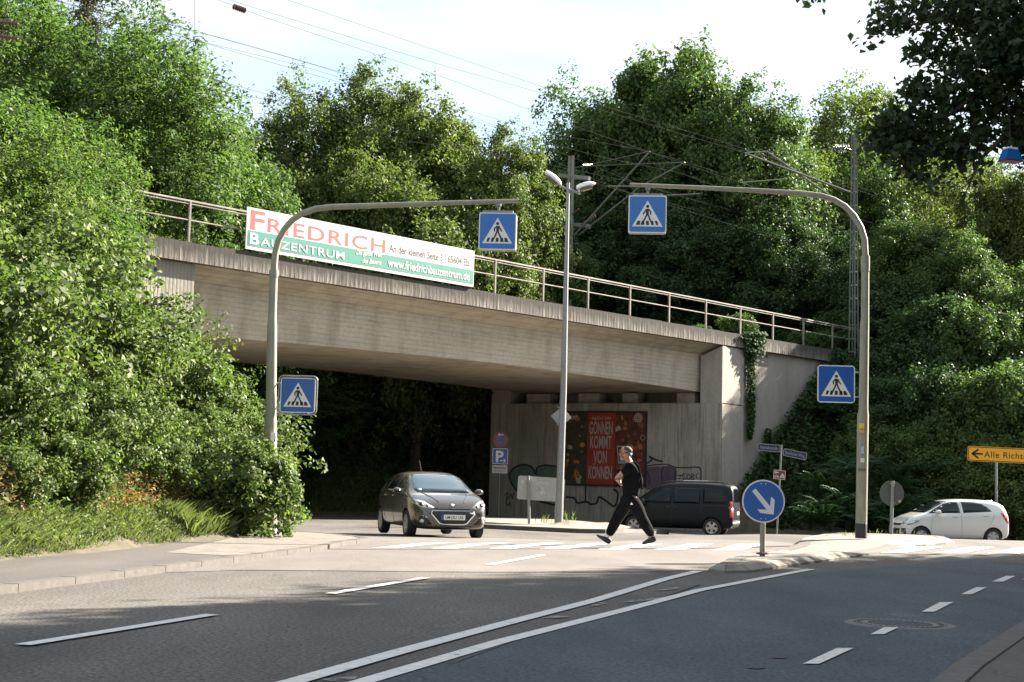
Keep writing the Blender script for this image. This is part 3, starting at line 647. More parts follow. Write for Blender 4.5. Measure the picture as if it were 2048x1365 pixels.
# advertising banner on the railing
a = PL(495, 414, .07); b = PL(947, 571, .07)
ta = (a - N0).dot(D_); tb = (b - N0).dot(D_); zb, zt_ = 7.57, 8.80
print('banner', ta, tb, a.z, PL(495, 498, .07).z, PL(947, 500, .07).z, b.z)
bn = thing('advertising_board', 'long white, green and red advertising board fixed to the bridge railing', 'billboard', tuple(B(ta, .07, zb)))
BM = frame_at(B(ta, .07, zb), D_, N_); BL = tb - ta; BH = zt_ - zb
MB().prism([(0, 0), (BL, 0), (BL, BH), (0, BH)], .03, BM).build('panel', M_bw, bn)
MB().prism([(.06, .10), (BL - .03, .10), (BL - .03, .56), (.06, .56)], .004, BM @ Matrix.Translation((0, -.006, 0))).build('green_band', M_bg, bn)
def bt(s, size, x, z, m, xs=1, bold=0, sh=0, tilt=0, sp=1): return text(s, size, m, BM @ Matrix.Translation((x, -.012, z)) @ Matrix.Rotation(tilt, 4, 'Y'), bn, 'lettering', xs, bold, shear=sh, sp=sp)
def btf(s, size, px0, px1, z, m, bold=0, sh=0, tilt=0, sp=1):
    x0 = (PL(px0, 480, .07) - B(ta, .07, 0)).dot(D_); x1 = (PL(px1, 480, .07) - B(ta, .07, 0)).dot(D_)
    o = text(s, size, m, Matrix(), None, 'lettering', 1, bold, shear=sh, sp=sp); xs_ = [v.co.x for v in o.data.vertices]; w0 = max(xs_) - min(xs_); k_ = (x1 - x0) / w0; mn = min(xs_)
    bpy.data.objects.remove(o)
    return text(s, size, m, BM @ Matrix.Translation((x0 - mn * k_, -.0125 if m is M_bw else -.0015, z)) @ Matrix.Rotation(tilt, 4, 'Y'), bn, 'lettering', k_, bold, shear=sh, sp=sp)
btf('F', .80, 499, 528, .60, M_br, .02); btf('RIEDRICH', .60, 534, 771, .60, M_br, .012, sp=1.12)
btf('B', .46, 499, 518, .17, M_bw, .018); btf('AUZENTRUM', .34, 521, 690, .17, M_bw, .006, sp=1.08)
btf('An der kleinen Seite 5 | 65604 Elz', .34, 779, 941, .68, M_btxt, .020)
btf('www.friedrichbauzentrum.de', .38, 777, 941, .20, M_bw, .014)
btf('Die ganze Welt', .22, 713, 765, .40, M_bw, .012, .3, -.05); btf('des Bauens', .22, 726, 764, .17, M_bw, .012, .3, -.05)

# ------------------------------------------------------------------ signs
def rr(w_, h_, r_, n=5, cx=0, cz=0):
    pts = []
    for (sx, sz, q0) in ((1, 1, 0), (-1, 1, 90), (-1, -1, 180), (1, -1, 270)):
        for i in range(n + 1):
            q = R_(q0 + 90 * i / n); pts.append((cx + sx * (w_ / 2 - r_) + r_ * math.cos(q), cz + sz * (h_ / 2 - r_) + r_ * math.sin(q)))
    return pts
def ring(mb, outer, inner, th, M):
    n = len(outer); T_ = lambda p, y: M @ Vector((p[0], y, p[1]))
    vs = [T_(p, 0) for p in outer] + [T_(p, 0) for p in inner] + [T_(p, th) for p in outer] + [T_(p, th) for p in inner]; fs = []
    for i in range(n):
        j = (i + 1) % n; fs += [(i, j, n + j, n + i), (i, 2 * n + i, 2 * n + j, j), (n + i, n + j, 3 * n + j, 3 * n + i), (2 * n + i, 3 * n + i, 3 * n + j, 2 * n + j)]
    mb.add(vs, fs)
def crossing_face(o, M, w_, blue, flip=1):
    """blue square face, white triangle, walking figure; the figure faces left when flip=1"""
    O = lambda d: M @ Matrix.Translation((0, -d, 0))
    MB().prism(rr(w_ * .94, w_ * .94, w_ * .05), .003, O(.003)).build('blue_face', blue, o)
    t = MB(); t.prism([(-.40 * w_, -.33 * w_), (.40 * w_, -.33 * w_), (0, .36 * w_)], .003, O(.006)); tr = t.build('triangle', M_white, o)
    g = MB(); Q = O(.009); s = w_
    n = 14; g.prism([(.0 + .042 * s * math.cos(2 * math.pi * i / n), .205 * s + .042 * s * math.sin(2 * math.pi * i / n)) for i in range(n)], .003, Q)
    f = lambda pts: [(x * s * flip, z * s) for x, z in pts]
    def pp(pts): 
        q = f(pts)
        if flip < 0: q = q[::-1]
        g.prism(q, .003, Q)
    pp([(-.035, .14), (.045, .14), (.04, .0), (-.03, .0)])
    def st(pts, wd): g.stroke([Vector(p) for p in f(pts)], wd * s, .003, Q)
    st([(-.025, .13), (-.085, .06), (-.075, -.005)], .034); st([(.035, .13), (.08, .05), (.115, .0)], .034)
    st([(-.01, -.01), (-.06, -.13), (-.12, -.24)], .040); st([(.015, -.01), (.07, -.13), (.13, -.24)], .040)
    for x in (-.27, -.14, 0, .14, .27): pp([(x - .045 - x * .10, -.29), (x + .035 - x * .0, -.29), (x * .82 + .035, -.18), (x * .82 - .035, -.18)])
    g.build('pictogram', M_blk, tr)
def plate_sign(name, label, cat, c, w_, blue, yaw, frame, back, brackets=None, group=None):
    o = thing(name, label, cat, tuple(c), group); M = face_cam(c, yaw)
    MB().prism(rr(w_, w_, w_ * .09), .012, M).build('plate', M_white, o)
    crossing_face(o, M, w_, blue)
    if frame:
        m = MB(); q = rr(w_ + .055, w_ + .055, w_ * .12, 5); q.append(q[0]); m.tube([M @ Vector((x, -.012, z)) for x, z in q], .014, 8, False); m.build('tube_frame', M_galv, o)
    for z in (-.33, .33):
        m = MB(); a = M @ Vector((brackets[0] * w_ / 2 * .9, .03, z * w_)); b = Vector(a) + Vector((brackets[1], .0, 0)); m.tube([a, b], .014, 8); m.build('bracket', M_galv, o)
    return o
# left crossing pole
def pole_builder(name, label, base, pts, rads, collars, mcol=M_pole, black=False, cat='pole', group=None):
    o = thing(name, label, cat, tuple(base), group)
    m = MB(); m.tube(pts, rads, 18); m.build('shaft', mcol, o, smooth=True)
    for (z, r_, h) in collars:
        c = None
        for a, b in zip(pts[:-1], pts[1:]):
            if min(a[2], b[2]) <= z <= max(a[2], b[2]) and abs(a[2] - b[2]) > 1e-3: c = Vector(a).lerp(Vector(b), (z - a[2]) / (b[2] - a[2])); break
        m = MB(); m.lathe([(r_ * .9, -h / 2), (r_, -h / 2), (r_ * 1.03, 0), (r_, h / 2), (r_ * .9, h / 2)], Matrix.Translation(c), 18); m.build('collar', mcol, o, smooth=True)
    return o
def bent_mast(name, label, Y, base_px, segs, armpx, armY, collar):
    """segs: (px,py,half width px) up the shaft; armpx: (px,py,r px) along bend and arm"""
    base = P(*base_px, Y); pts = []; rr_ = []; k = F / Y
    for (x, y, h) in segs: pts.append(P(x, y, Y)); rr_.append(h / k)
    for (x, y, h) in armpx: pts.append(P(x, y, Y)); rr_.append(h / k)
    return pole_builder(name, label, base, pts, rr_, [(P(*c[:2], Y).z, c[2] / k, c[3]) for c in collar])
YLp = 25.6; YRp = 27.4
lp = bent_mast('crossing_mast', 'green-grey curved mast rising from the bush beside the left pavement', YLp, (541, 1075),
  [(541, 1080, 12.5), (541.5, 940, 12), (541.5, 842, 12), (542, 832, 10.5), (543, 740, 10.3), (544, 655, 10), (544.5, 640, 8.6), (547, 560, 8.2), (548, 542, 8), (548.5, 530, 7)],
  [(551, 505, 6.8), (557, 482, 6.6), (568, 460, 6.5), (584, 441, 6.4), (605, 427, 6.3), (632, 418, 6.2), (665, 414.5, 6), (790, 410.5, 5.5), (900, 406.5, 5), (1037, 402.5, 4.4)], YLp, [(547.5, 548, 9.2, .12)])
MB().tube([P(546, 822, YLp - .11), P(549, 828, YLp - .13), P(547, 836, YLp - .11)], .012, 6).build('cable_loop', M_galv, lp)
MB().box(P(547, 874, YLp - .13), (.09, .04, .14)).build('junction_box', M_lampw, lp)
MB().tube([P(546, 942, YLp - .115), P(548, 900, YLp - .115)], .012, 6).build('conduit', M_galv, lp)
rp_ = bent_mast('crossing_mast', 'green-grey curved mast with black foot and stickers on the refuge island', YRp, (1722, 1075),
  [(1722, 1076, 11.2), (1722.5, 1049, 11.2), (1726, 830, 11.3), (1727, 820, 9.2), (1729, 650, 9), (1730, 638, 8), (1730.5, 530, 7.8), (1730.5, 510, 6.6)],
  [(1729, 480, 6.4), (1722, 456, 6.3), (1708, 432, 6.2), (1690, 413, 6.1), (1668, 400, 6.0), (1640, 391.5, 5.8), (1600, 387, 5.5), (1500, 381, 5.0), (1400, 376, 4.5), (1260, 370, 3.9)], YRp, [(1730.5, 528, 8.8, .3)])
MB().lathe([(.109, 0), (.111, .27), (.1, .28)], Matrix.Translation(P(1722, 1077, YRp)), 20).build('black_foot', mat('foot_coating', (.025, .028, .028), .6, var=.3), rp_)
for (x, y, c, wd, hh) in ((1723, 852, (.62, .50, .05), .10, .10), (1723.5, 863, (.65, .28, .12), .10, .06), (1725, 921, (.6, .6, .58), .07, .08), (1725, 900, (.35, .45, .5), .05, .14), (1724, 940, (.12, .12, .10), .16, .05)):
    MB().box(P(x, y, YRp - .112), (wd, .008, hh)).build('sticker', mat('sticker', c, .6, var=.2, scale=30), rp_)
plate_sign('crossing_sign', 'blue pedestrian crossing sign in a tube frame on the left mast', 'traffic sign', P(595.5, 791, YLp - .02), .62, M_blue, .0, True, True, (-1, -.14))
plate_sign('crossing_sign', 'blue pedestrian crossing sign beside the right mast, white edge without tube', 'traffic sign', P(1672.5, 768.5, YRp - .02), .71, M_blue, .0, False, True, (1, .17))
def box_sign(label, px, py, Y, wpx, armtop, yaw):
    c = P(px, py, Y); w_ = wpx / (F / Y); o = thing('illuminated_crossing_sign', label, 'traffic sign', tuple(c))
    M = face_cam(c, yaw)
    MB().prism(rr(w_ * 1.0, w_ * 1.0, w_ * .07), .17, M @ Matrix.Translation((0, .004, -.0))).build('housing', mat('housing', (.36, .33, .27), .6, var=.15), o)
    MB().prism(rr(w_, w_, w_ * .05), .01, M @ Matrix.Translation((0, -.008, 0))).build('rim', M_white, o)
    crossing_face(o, M @ Matrix.Translation((0, -.009, 0)), w_, M_blue_lit, -1 if px > 1100 else 1)
    m = MB(); m.box(M @ Vector((0, .08, w_ / 2 + .03)), (w_ * .80, .09, .04), yaw); m.box(M @ Vector((0, .08, w_ / 2 + .10)), (.05, .05, .12), yaw)
    m.box(M @ Vector((0, .06, w_ / 2 + .16)), (.09, .14, .05), yaw); m.build('hanger', M_galv, o)
    m = MB(); m.tube([M @ Vector((-.10, .05, w_ / 2 + .04)), M @ Vector((-.14, .05, w_ / 2 + .09)), M @ Vector((-.08, .05, w_ / 2 + .17))], .008, 6); m.build('cable', M_wire, o)
    return o
box_sign('illuminated blue crossing sign hanging from the left mast arm, near the banner', 995, 463, YLp, 76, 402, R_(-4))
box_sign('illuminated blue crossing sign hanging from the right mast arm', 1295, 429, YRp, 77, 370, R_(-4))
# round arrow sign on the island
YS = 20.6; c = P(1527, 1003, YS); b0 = P(1526, 1108, YS)
rs = thing('keep_right_sign', 'round blue sign with white arrow pointing down right on the island nose', 'traffic sign', tuple(b0)); M = face_cam(c)
def disc(r_, n=40): return [(r_ * math.cos(2 * math.pi * i / n), r_ * math.sin(2 * math.pi * i / n)) for i in range(n)]
MB().prism(disc(.303), .012, M).build('plate', M_white, rs)
MB().prism(disc(.283), .003, M @ Matrix.Translation((0, -.003, 0))).build('blue_face', M_blue, rs)
A = M @ Matrix.Translation((0, -.006, 0)); m = MB()
px_ = lambda x, y: ((x / 4.265 + 1250 - 1527) * YS / F, -((y / 4.265 + 840) - 1003) * YS / F)
m.prism([px_(*p) for p in ((1083, 612), (1112, 590), (1237, 735), (1245, 655), (1276, 680), (1268, 805), (1158, 795), (1128, 764), (1208, 765))][::-1], .003, A); m.build('arrow', M_white, rs)
m = MB()
for (x, z) in ((-.035, .245), (.03, .245), (-.035, -.245), (.03, -.245)): m.lathe([(.007, 0), (.007, .006), (0, .008)], M @ Matrix.Translation((x, -.004, z)) @ Matrix.Rotation(math.pi / 2, 4, 'X'), 8)
m.build('rivet', M_white, rs)
MB().tube([b0 + Vector((0, .055, -.1)), Vector((b0.x + .005, c.y + .055, c.z + .2))], .038, 14).build('post', mat('post_dull', (.27, .25, .2), .6, var=.35, scale=6), rs, smooth=True)
MB().lathe([(.09, -.01), (.085, .012), (.04, .016)], Matrix.Translation(b0 + Vector((0, .055, 0))), 14).build('base_ring', mat('rusty', (.10, .05, .03), .8, var=.5), rs)

# round sign seen from behind near the white car
Y = 31.0; b0 = P(1781, 1064, Y); c = P(1784, 987, Y)
o = thing('round_sign', 'round grey traffic sign seen from behind, right of the black-footed mast', 'traffic sign', tuple(b0)); M = face_cam(c, R_(6))
k = Y / F
MB().prism(disc(25 * k), .012, M).build('plate', mat('sign_back_dark', (.105, .115, .115), .5, metal=.2, var=.15), o)
MB().tube([b0 + Vector((0, -.05, -.1)), P(1784, 962, Y) + Vector((0, -.05, 0))], .035, 12).build('post', M_galv, o, smooth=True)
for z in (.20, -.2): MB().box(c + Vector((0, -.03, z)), (.12, .05, .025)).build('clamp', M_galv, o)
MB().box(P(1799, 1003, Y) + Vector((0, -.012, 0)), (.06, .004, .05), 0).build('sticker', mat('sticker_o', (.5, .33, .2), .6), o)

# yellow direction sign
Y = 52.5; k = Y / F; b0 = P(1995, 1085, Y)
o = thing('direction_sign', 'yellow direction sign with black left arrow on a grey post above white car', 'direction sign', tuple(b0))
w_, h_ = 165 * k, 30 * k; c = P(1936 + 82, 911, Y); M = frame_at(c, Vector((1, .0, -.0)), Vector((0, -1, 0))); M = M @ Matrix.Rotation(R_(1.2), 4, 'Y')
MB().prism(rr(w_, h_, .07), .03, M).build('panel', M_yel, o)
m = MB(); ring(m, rr(w_ - .04, h_ - .04, .06), rr(w_ - .09, h_ - .09, .045), .004, M @ Matrix.Translation((0, -.004, 0))); m.build('border', M_blk, o)
m = MB(); ax = -w_ / 2 + .27; Q = M @ Matrix.Translation((0, -.004, 0))
m.stroke([(ax + .26, 0), (ax - .08, 0)], .065, .004, Q); m.stroke([(ax + .10, .15), (ax - .10, 0), (ax + .10, -.15)], .065, .004, Q); m.build('arrow', M_blk, o)
text('Alle Richtungen', .31, M_blk, Q @ Matrix.Translation((-w_ / 2 + .60, 0, -.11)), o, xs=1.0, bold=.006, sp=1.12)
for dx in (-.0,): MB().tube([b0 + Vector((0, .06, -.3)), P(1993, 928, Y) + Vector((0, .06, .25))], .05, 12).build('post', M_galv, o, smooth=True)

# street name signs
Y = 47.0; k = Y / F; b0 = P(1552, 1075, Y)
o = thing('street_name_post', 'leaning grey post with two dark blue street name plates', 'street sign', tuple(b0))
MB().tube([b0 + Vector((0, 0, -.4)), P(1563, 890, Y)], .03, 10).build('post', M_galv, o, smooth=True)
for (x0, y0, x1, y1, s_, yaw) in ((1515, 896, 1561, 896, 'Eisenbahnstraße', R_(-3)), (1566, 906, 1614, 912, 'Eschhöfer Weg', R_(4))):
    c = P((x0 + x1) / 2, (y0 + y1) / 2, Y - .04); w_ = (x1 - x0) * k; h_ = 15 * k; M = face_cam(c, 0) @ Matrix.Rotation(math.atan2(y1 - y0, x1 - x0) + R_(3), 4, 'Y')
    pn = MB().prism(rr(w_, h_, .05), .02, M).build('name_plate', M_dkblue, o)
    m = MB(); ring(m, rr(w_ - .01, h_ - .01, .05), rr(w_ - .04, h_ - .04, .04), .003, M @ Matrix.Translation((0, -.003, 0))); m.build('border', M_wdull, pn)
    text(s_, .135, M_wdull, M @ Matrix.Translation((0, -.004, -.045)), pn, xs=.80 * w_ / .75 * (.82 if 'Weg' not in s_ else .92), align='CENTER')
Yb = 46.9; c = P(1559, 950, Yb); o = thing('cycle_route_sign', 'small brown route sign with white arrow below the street name plates', 'sign', tuple(c)); M = face_cam(c) @ Matrix.Rotation(R_(4), 4, 'Y')
MB().prism(rr(.39, .30, .02), .012, M).build('plate', M_brown, o)
m = MB(); ring(m, rr(.38, .29, .02), rr(.355, .265, .015), .003, M @ Matrix.Translation((0, -.003, 0)))
Q = M @ Matrix.Translation((0, -.003, 0)); m.stroke([(-.04, .07), (-.15, .07)], .025, .003, Q); m.stroke([(-.11, .11), (-.155, .07), (-.11, .03)], .022, .003, Q)
m.stroke([(.02, -.08), (.10, .05), (.17, -.08), (.02, -.08)], .018, .003, Q); m.stroke([(.06, -.06), (.10, -.0), (.13, -.06)], .02, .003, Q)
for x in (-.13, -.05): ring(m, [(x + .03 * math.cos(i), -.07 + .03 * math.sin(i)) for i in np.linspace(0, 6.28, 13)[:-1]], [(x + .018 * math.cos(i), -.07 + .018 * math.sin(i)) for i in np.linspace(0, 6.28, 13)[:-1]], .003, Q)
m.stroke([(-.13, -.07), (-.09, -.02), (-.05, -.07)], .012, .003, Q)
m.build('symbols', M_white, o)

# parking signs before the abutment
Y = 58.0; k = Y / F; b0 = P(996, 1045, Y)
pp_ = thing('parking_sign_post', 'thin post left of the abutment wall carrying three parking signs', 'sign post', tuple(b0))
MB().tube([b0 + Vector((0, 0, -.5)), P(1001, 864, Y)], .035, 10).build('post', M_mast, pp_, smooth=True)
c = P(1001, 880, Y - .06); o = thing('no_stopping_sign', 'round red and blue no stopping sign on top of the parking post', 'traffic sign', tuple(c)); M = face_cam(c)
MB().prism(disc(15.5 * k), .01, M).build('plate', M_red, o)
m = MB().prism(disc(11.5 * k), .003, M @ Matrix.Translation((0, -.003, 0))).build('blue_face', M_blue, o)
m = MB(); m.stroke([(-.15, .15), (.15, -.15)], .045, .003, M @ Matrix.Translation((0, -.006, 0))); m.stroke([(.15, .15), (-.15, -.15)], .045, .003, M @ Matrix.Translation((0, -.0065, 0))); m.build('red_bars', M_red, o)
m = MB(); m.stroke([(.1, .2), (-.1, .2)], .03, .003, M @ Matrix.Translation((0, -.009, 0))); m.stroke([(-.04, .25), (-.1, .2), (-.04, .15)], .025, .003, M @ Matrix.Translation((0, -.009, 0))); m.build('arrow', M_white, o)
c = P(1000.5, 913, Y - .06); o = thing('parking_sign', 'square blue parking sign with letter P and right arrow', 'traffic sign', tuple(c)); M = face_cam(c)
MB().prism(rr(31 * k, 31 * k, .04), .01, M).build('plate', M_white, o)
MB().prism(rr(29 * k, 29 * k, .03), .003, M @ Matrix.Translation((0, -.003, 0))).build('blue_face', M_blue, o)
text('P', .62, M_white, M @ Matrix.Translation((-.20, -.008, -.22)), o, 'letter', 1.0, .03)
m = MB(); Q = M @ Matrix.Translation((0, -.007, 0)); m.stroke([(-.0, -.17), (.22, -.17)], .035, .003, Q); m.stroke([(.15, -.10), (.23, -.17), (.15, -.24)], .03, .003, Q); m.build('arrow', M_white, o)
c = P(999.5, 939, Y - .06); o = thing('supplementary_plate', 'small off-white plate with two lines of text under the parking sign', 'sign', tuple(c)); M = face_cam(c)
MB().prism(rr(30 * k, 16 * k, .02), .01, M).build('plate', mat('dull_white', (.42, .42, .38), .6), o)
text('Bewohner', .12, M_blk, M @ Matrix.Translation((0, -.006, .02)), o, 'lettering', 1, .008, 'CENTER'); text('mit Parkausweis', .07, M_blk, M @ Matrix.Translation((0, -.006, -.09)), o, 'lettering', 1, 0, 'CENTER')

# ------------------------------------------------------------------ twin street lamp and the signs near it
YL = 43.6; k = YL / F; b0 = P(1117, 1046, YL)
sl = thing('street_lamp', 'tall galvanised street lamp with two white heads in front of the bridge', 'street lamp', tuple(b0))
MB().tube([b0 + Vector((0, 0, -.2)), P(1118, 1020, YL), P(1119.5, 985, YL), P(1127, 780, YL), P(1136.5, 366, YL)], [8.6 * k, 8.6 * k, 7.6 * k, 6.5 * k, 3.2 * k], 16).build('shaft', M_galv, sl, smooth=True)
MB().tube([P(1119, 373, YL), P(1136, 379, YL), P(1160, 387, YL)], .045, 10).build('cross_arm', M_galv, sl, smooth=True)
def head(cx, cy, L, ang, open_):
    c = P(cx, cy, YL)
    M = Matrix.Translation(c) @ Matrix.Rotation(R_(ang), 4, 'Y')
    prof = [(-.5, .10), (-.46, .34), (-.3, .46), (0, .52), (.25, .44), (.42, .28), (.5, .06)]
    m = MB(); seg = 14; vs = []; fs = []
    for i, (x, r_) in enumerate(prof):
        for q in range(seg):
            a = 2 * math.pi * q / seg; zz = math.sin(a) * r_ * .42; 
            if zz < 0: zz *= .35
            vs.append(M @ Vector((x * L, math.cos(a) * r_ * .52 * .62, zz * .62)))
    n = len(prof)
    for i in range(n - 1):
        for q in range(seg): fs.append((i * seg + q, i * seg + (q + 1) % seg, (i + 1) * seg + (q + 1) % seg, (i + 1) * seg + q))
    fs.append(tuple(range(seg))); fs.append(tuple((n - 1) * seg + q for q in range(seg)))
    m.add(vs, fs); h_ = m.build('lamp_head', M_lampw, sl, smooth=True)
    g = MB(); pts = [(-.40, .0), (-.2, .15), (.1, .16), (.34, .08), (.34, -.08), (.1, -.16), (-.2, -.15)]
    g.add([M @ Vector((x * L, y * 1.0, -.055)) for x, y in pts] + [M @ Vector((x * L * .8, y * .7, -.115)) for x, y in pts], [tuple(range(6, -1, -1)), tuple(range(7, 14))] + [(i, (i + 1) % 7, 7 + (i + 1) % 7, 7 + i) for i in range(7)])
    g.build('lens', M_lens, h_)
head(1106, 358, .66, 38, 1); head(1172, 373, .62, -16, 0)
MB().tube([P(1120, 366, YL), P(1121, 376, YL)], .035, 8).build('neck', M_lampw, sl); MB().tube([P(1158, 380, YL), P(1158, 389, YL)], .035, 8).build('neck', M_lampw, sl)
c = P(1120, 833, YL - .12); o = thing('priority_sign', 'diamond traffic sign seen from behind on the street lamp', 'traffic sign', tuple(c)); M = face_cam(c, R_(-8)) @ Matrix.Rotation(R_(45 + 4), 4, 'Y')
MB().prism(rr(.445, .445, .03), .012, M @ Matrix.Translation((0, .35, 0))).build('plate', M_grey, o)
m = MB(); m.box(P(1120, 815, YL + .12), (.16, .12, .03)); m.box(P(1120, 850, YL + .12), (.16, .12, .03)); m.build('clamp', M_galv, o)
c = P(1082, 978, YL + .25); b0 = P(1059, 1046, YL + .1)
o = thing('direction_board', 'grey back of a wide road sign with white scribbles beside the street lamp', 'road sign', tuple(b0)); M = face_cam(c, R_(0)) @ Matrix.Rotation(R_(2.3), 4, 'Y')
MB().prism(rr(94 * k, 47 * k, .07), .02, M).build('panel', mat('board_back', (.36, .36, .34), .6, metal=.15, var=.12, scale=3), o)
m = MB(); m.tube([b0 + Vector((0, 0, -.2)), P(1056.5, 952, YL + .1)], .045, 12); m.build('post', M_galv, o, smooth=True)
m = MB()
for y in (962, 993): m.box(P(1056.5, y, YL + .12), (.15, .14, .03))
m.build('clamp', M_galv, o)
m = MB(); Q = M @ Matrix.Translation((0, -.005, 0)); rg = random.Random(2)
for (cx, cz) in ((-.06, .0), (.02, .0), (.10, .02), (.02, -.11), (.09, -.13)):
    m.stroke([(cx + rg.uniform(-.05, .05), cz + rg.uniform(-.07, .07)) for _ in range(5)], .014, .003, Q)
m.stroke([(-.14, .12), (-.05, .20), (.08, .17), (.16, .22), (.2, .12)], .010, .003, Q)
m.build('scribble', mat('scribble_white', (.68, .68, .66), .6), o)
text('G', .14, M_white, Q @ Matrix.Translation((-.62, 0, .13)), o, 'scribble', 1, .01)

# ------------------------------------------------------------------ poster and graffiti on the abutment wall
def WPX(px, py, off=.03): return PLN(px, py, Wp(0, 0, off), WNrm)
XDIR = -WD
def wl(px, py, O):    # pixel -> local coords of a frame on the wall
    q = WPX(px, py, .05) - O; return (q.dot(XDIR), q.z)
O = WPX(1127, 969, .05); po = thing('poster', 'big dark food poster with red panel and white slogan on the wall', 'poster', tuple(O)); M = frame_at(O, XDIR, WNrm)
pw = wl(1290, 969, O)[0]; ph = wl(1200, 823, O)[1] - wl(1200, 969, O)[1]; z0 = 0
print('poster', pw, ph)
MB().prism([(0, z0), (pw, z0), (pw, ph), (0, ph)], .04, M).build('panel', mat('poster_food_dark', (.055, .035, .02), .5, var=.9, scale=5, var2=(.012, .02, .014)), po)
m = MB(); fr = [(-.04, z0 - .04), (pw + .04, z0 - .04), (pw + .04, ph + .04), (-.04, ph + .04)]; ring(m, fr, [(.02, z0 + .02), (pw - .02, z0 + .02), (pw - .02, ph - .02), (.02, ph - .02)], .07, M @ Matrix.Translation((0, -.03, 0))); m.build('frame', M_blk, po)
xr0 = wl(1174, 900, O)[0]; xr1 = wl(1229, 900, O)[0]
Q = lambda d: M @ Matrix.Translation((0, -d, 0))
MB().prism([(xr0, .03), (xr1, .03), (xr1 + .03, ph - .02), (xr0 + .03, ph - .02)], .004, Q(.006)).build('red_panel', mat('poster_red', (.30, .03, .018), .5), po)
MB().prism([(xr1 + .04, .03), (pw - .03, .03), (pw - .03, ph - .02), (xr1 + .04, ph - .02)], .003, Q(.004)).build('brown_panel', mat('poster_brown', (.12, .03, .015), .5, var=.8, scale=4), po)
M_pw = mat('poster_white', (.36, .36, .33), .5); xc = (xr0 + xr1) / 2
for s_, (zc, hh_) in zip(('GÖNNEN', 'KOMMT', 'VON', 'KÖNNEN'), ((ph * .70, .50), (ph * .505, .48), (ph * .30, .48), (ph * .09, .50))):
    ob = text(s_, .76, M_pw, Q(.013) @ Matrix.Translation((xc, 0, zc)), po, 'lettering', {'GÖNNEN': .335, 'KOMMT': .37, 'VON': .38, 'KÖNNEN': .345}[s_], .016, 'CENTER')
text('SNACKS AB 1 EURO', .17, M_pw, Q(.013) @ Matrix.Translation((xc, 0, ph * .90)), po, 'lettering', .60, .014, 'CENTER')
rg = random.Random(8)
cols = [mat('food_%s' % n_, c_, .5, var=.35, scale=9) for n_, c_ in (('cream', (.34, .31, .23)), ('fries', (.42, .23, .04)), ('crust', (.22, .09, .03)), ('green', (.04, .07, .025)), ('salmon', (.34, .14, .07)))]
for i in range(46):
    left = i % 2 == 0
    x = rg.uniform(.08, xr0 - .08) if left else rg.uniform(xr1 + .12, pw - .12); z = rg.uniform(.12, ph - .15)
    a = rg.uniform(.05, .16); b = a * rg.uniform(.5, 1.1); q0 = rg.uniform(0, 3); n = 11
    pts = [(x + a * math.cos(t_) * math.cos(q0) - b * math.sin(t_) * math.sin(q0) * rg.uniform(.8, 1.1), z + a * math.cos(t_) * math.sin(q0) + b * math.sin(t_) * math.cos(q0)) for t_ in np.linspace(0, 6.283, n + 1)[:-1]]
    cm = cols[rg.choice([0, 2, 3, 4, 1]) if left else rg.choice([2, 2, 4, 1, 2])]
    MB().prism(pts, .003, Q(.009 + i * .0002)).build('food_picture', cm, po)
m = MB()
for i in range(16): 
    x = .62 + rg.uniform(-.14, .16) if xr0 > .8 else .4; z = .5 + rg.uniform(-.1, .2); m.stroke([(x, z), (x + rg.uniform(-.12, .12), z + rg.uniform(-.22, -.1))], .03, .003, Q(.020 + i * .0002))
m.build('food_picture', cols[1], po)
lc = wl(1277, 836, O)
def circ(r_, c): return [(c[0] + r_ * math.cos(i), c[1] + r_ * math.sin(i)) for i in np.linspace(0, 2 * math.pi, 25)[:-1]]
MB().prism(circ(.19, lc), .003, Q(.022)).build('round_emblem', M_pw, po)
m = MB(); ring(m, circ(.15, lc), circ(.12, lc), .003, Q(.026)); ring(m, circ(.07, lc), circ(.03, lc), .003, Q(.026)); m.build('emblem_mark', M_red, po)
lc = wl(1289, 876, O); lc = (pw - .13, lc[1]); m = MB(); ring(m, circ(.11, lc), circ(.09, lc), .003, Q(.023)); m.build('ring_mark', M_pw, po)
lc = wl(1236, 858, O); MB().prism([(lc[0] - .1, lc[1] - .13), (lc[0] + .16, lc[1] - .02), (lc[0] + .06, lc[1] + .14), (lc[0] - .1, lc[1] + .06)], .003, Q(.022)).build('price_tag', M_pw, po)
a = wl(1234, 892, O); b = wl(1266, 928, O); m = MB(); cx, cz = (a[0] + b[0]) / 2, (a[1] + b[1]) / 2; wq, hq = (b[0] - a[0]), (a[1] - b[1])
ring(m, [(cx - wq / 2, cz + hq / 2), (cx + wq / 2, cz + hq / 2), (cx + wq * .4, cz - hq / 2), (cx - wq * .4, cz - hq / 2)], [(cx - wq * .44, cz + hq * .43), (cx + wq * .44, cz + hq * .43), (cx + wq * .35, cz - hq * .43), (cx - wq * .35, cz - hq * .43)], .003, Q(.024)); m.build('cup_mark', M_pw, po)
MB().prism([(cx - wq * .36, cz + hq * .30), (cx + wq * .36, cz + hq * .30), (cx + wq * .3, cz - hq * .42), (cx - wq * .3, cz - hq * .42)], .003, Q(.0245)).build('cup_mark', mat('cup_grey', (.25, .30, .28), .5), po)

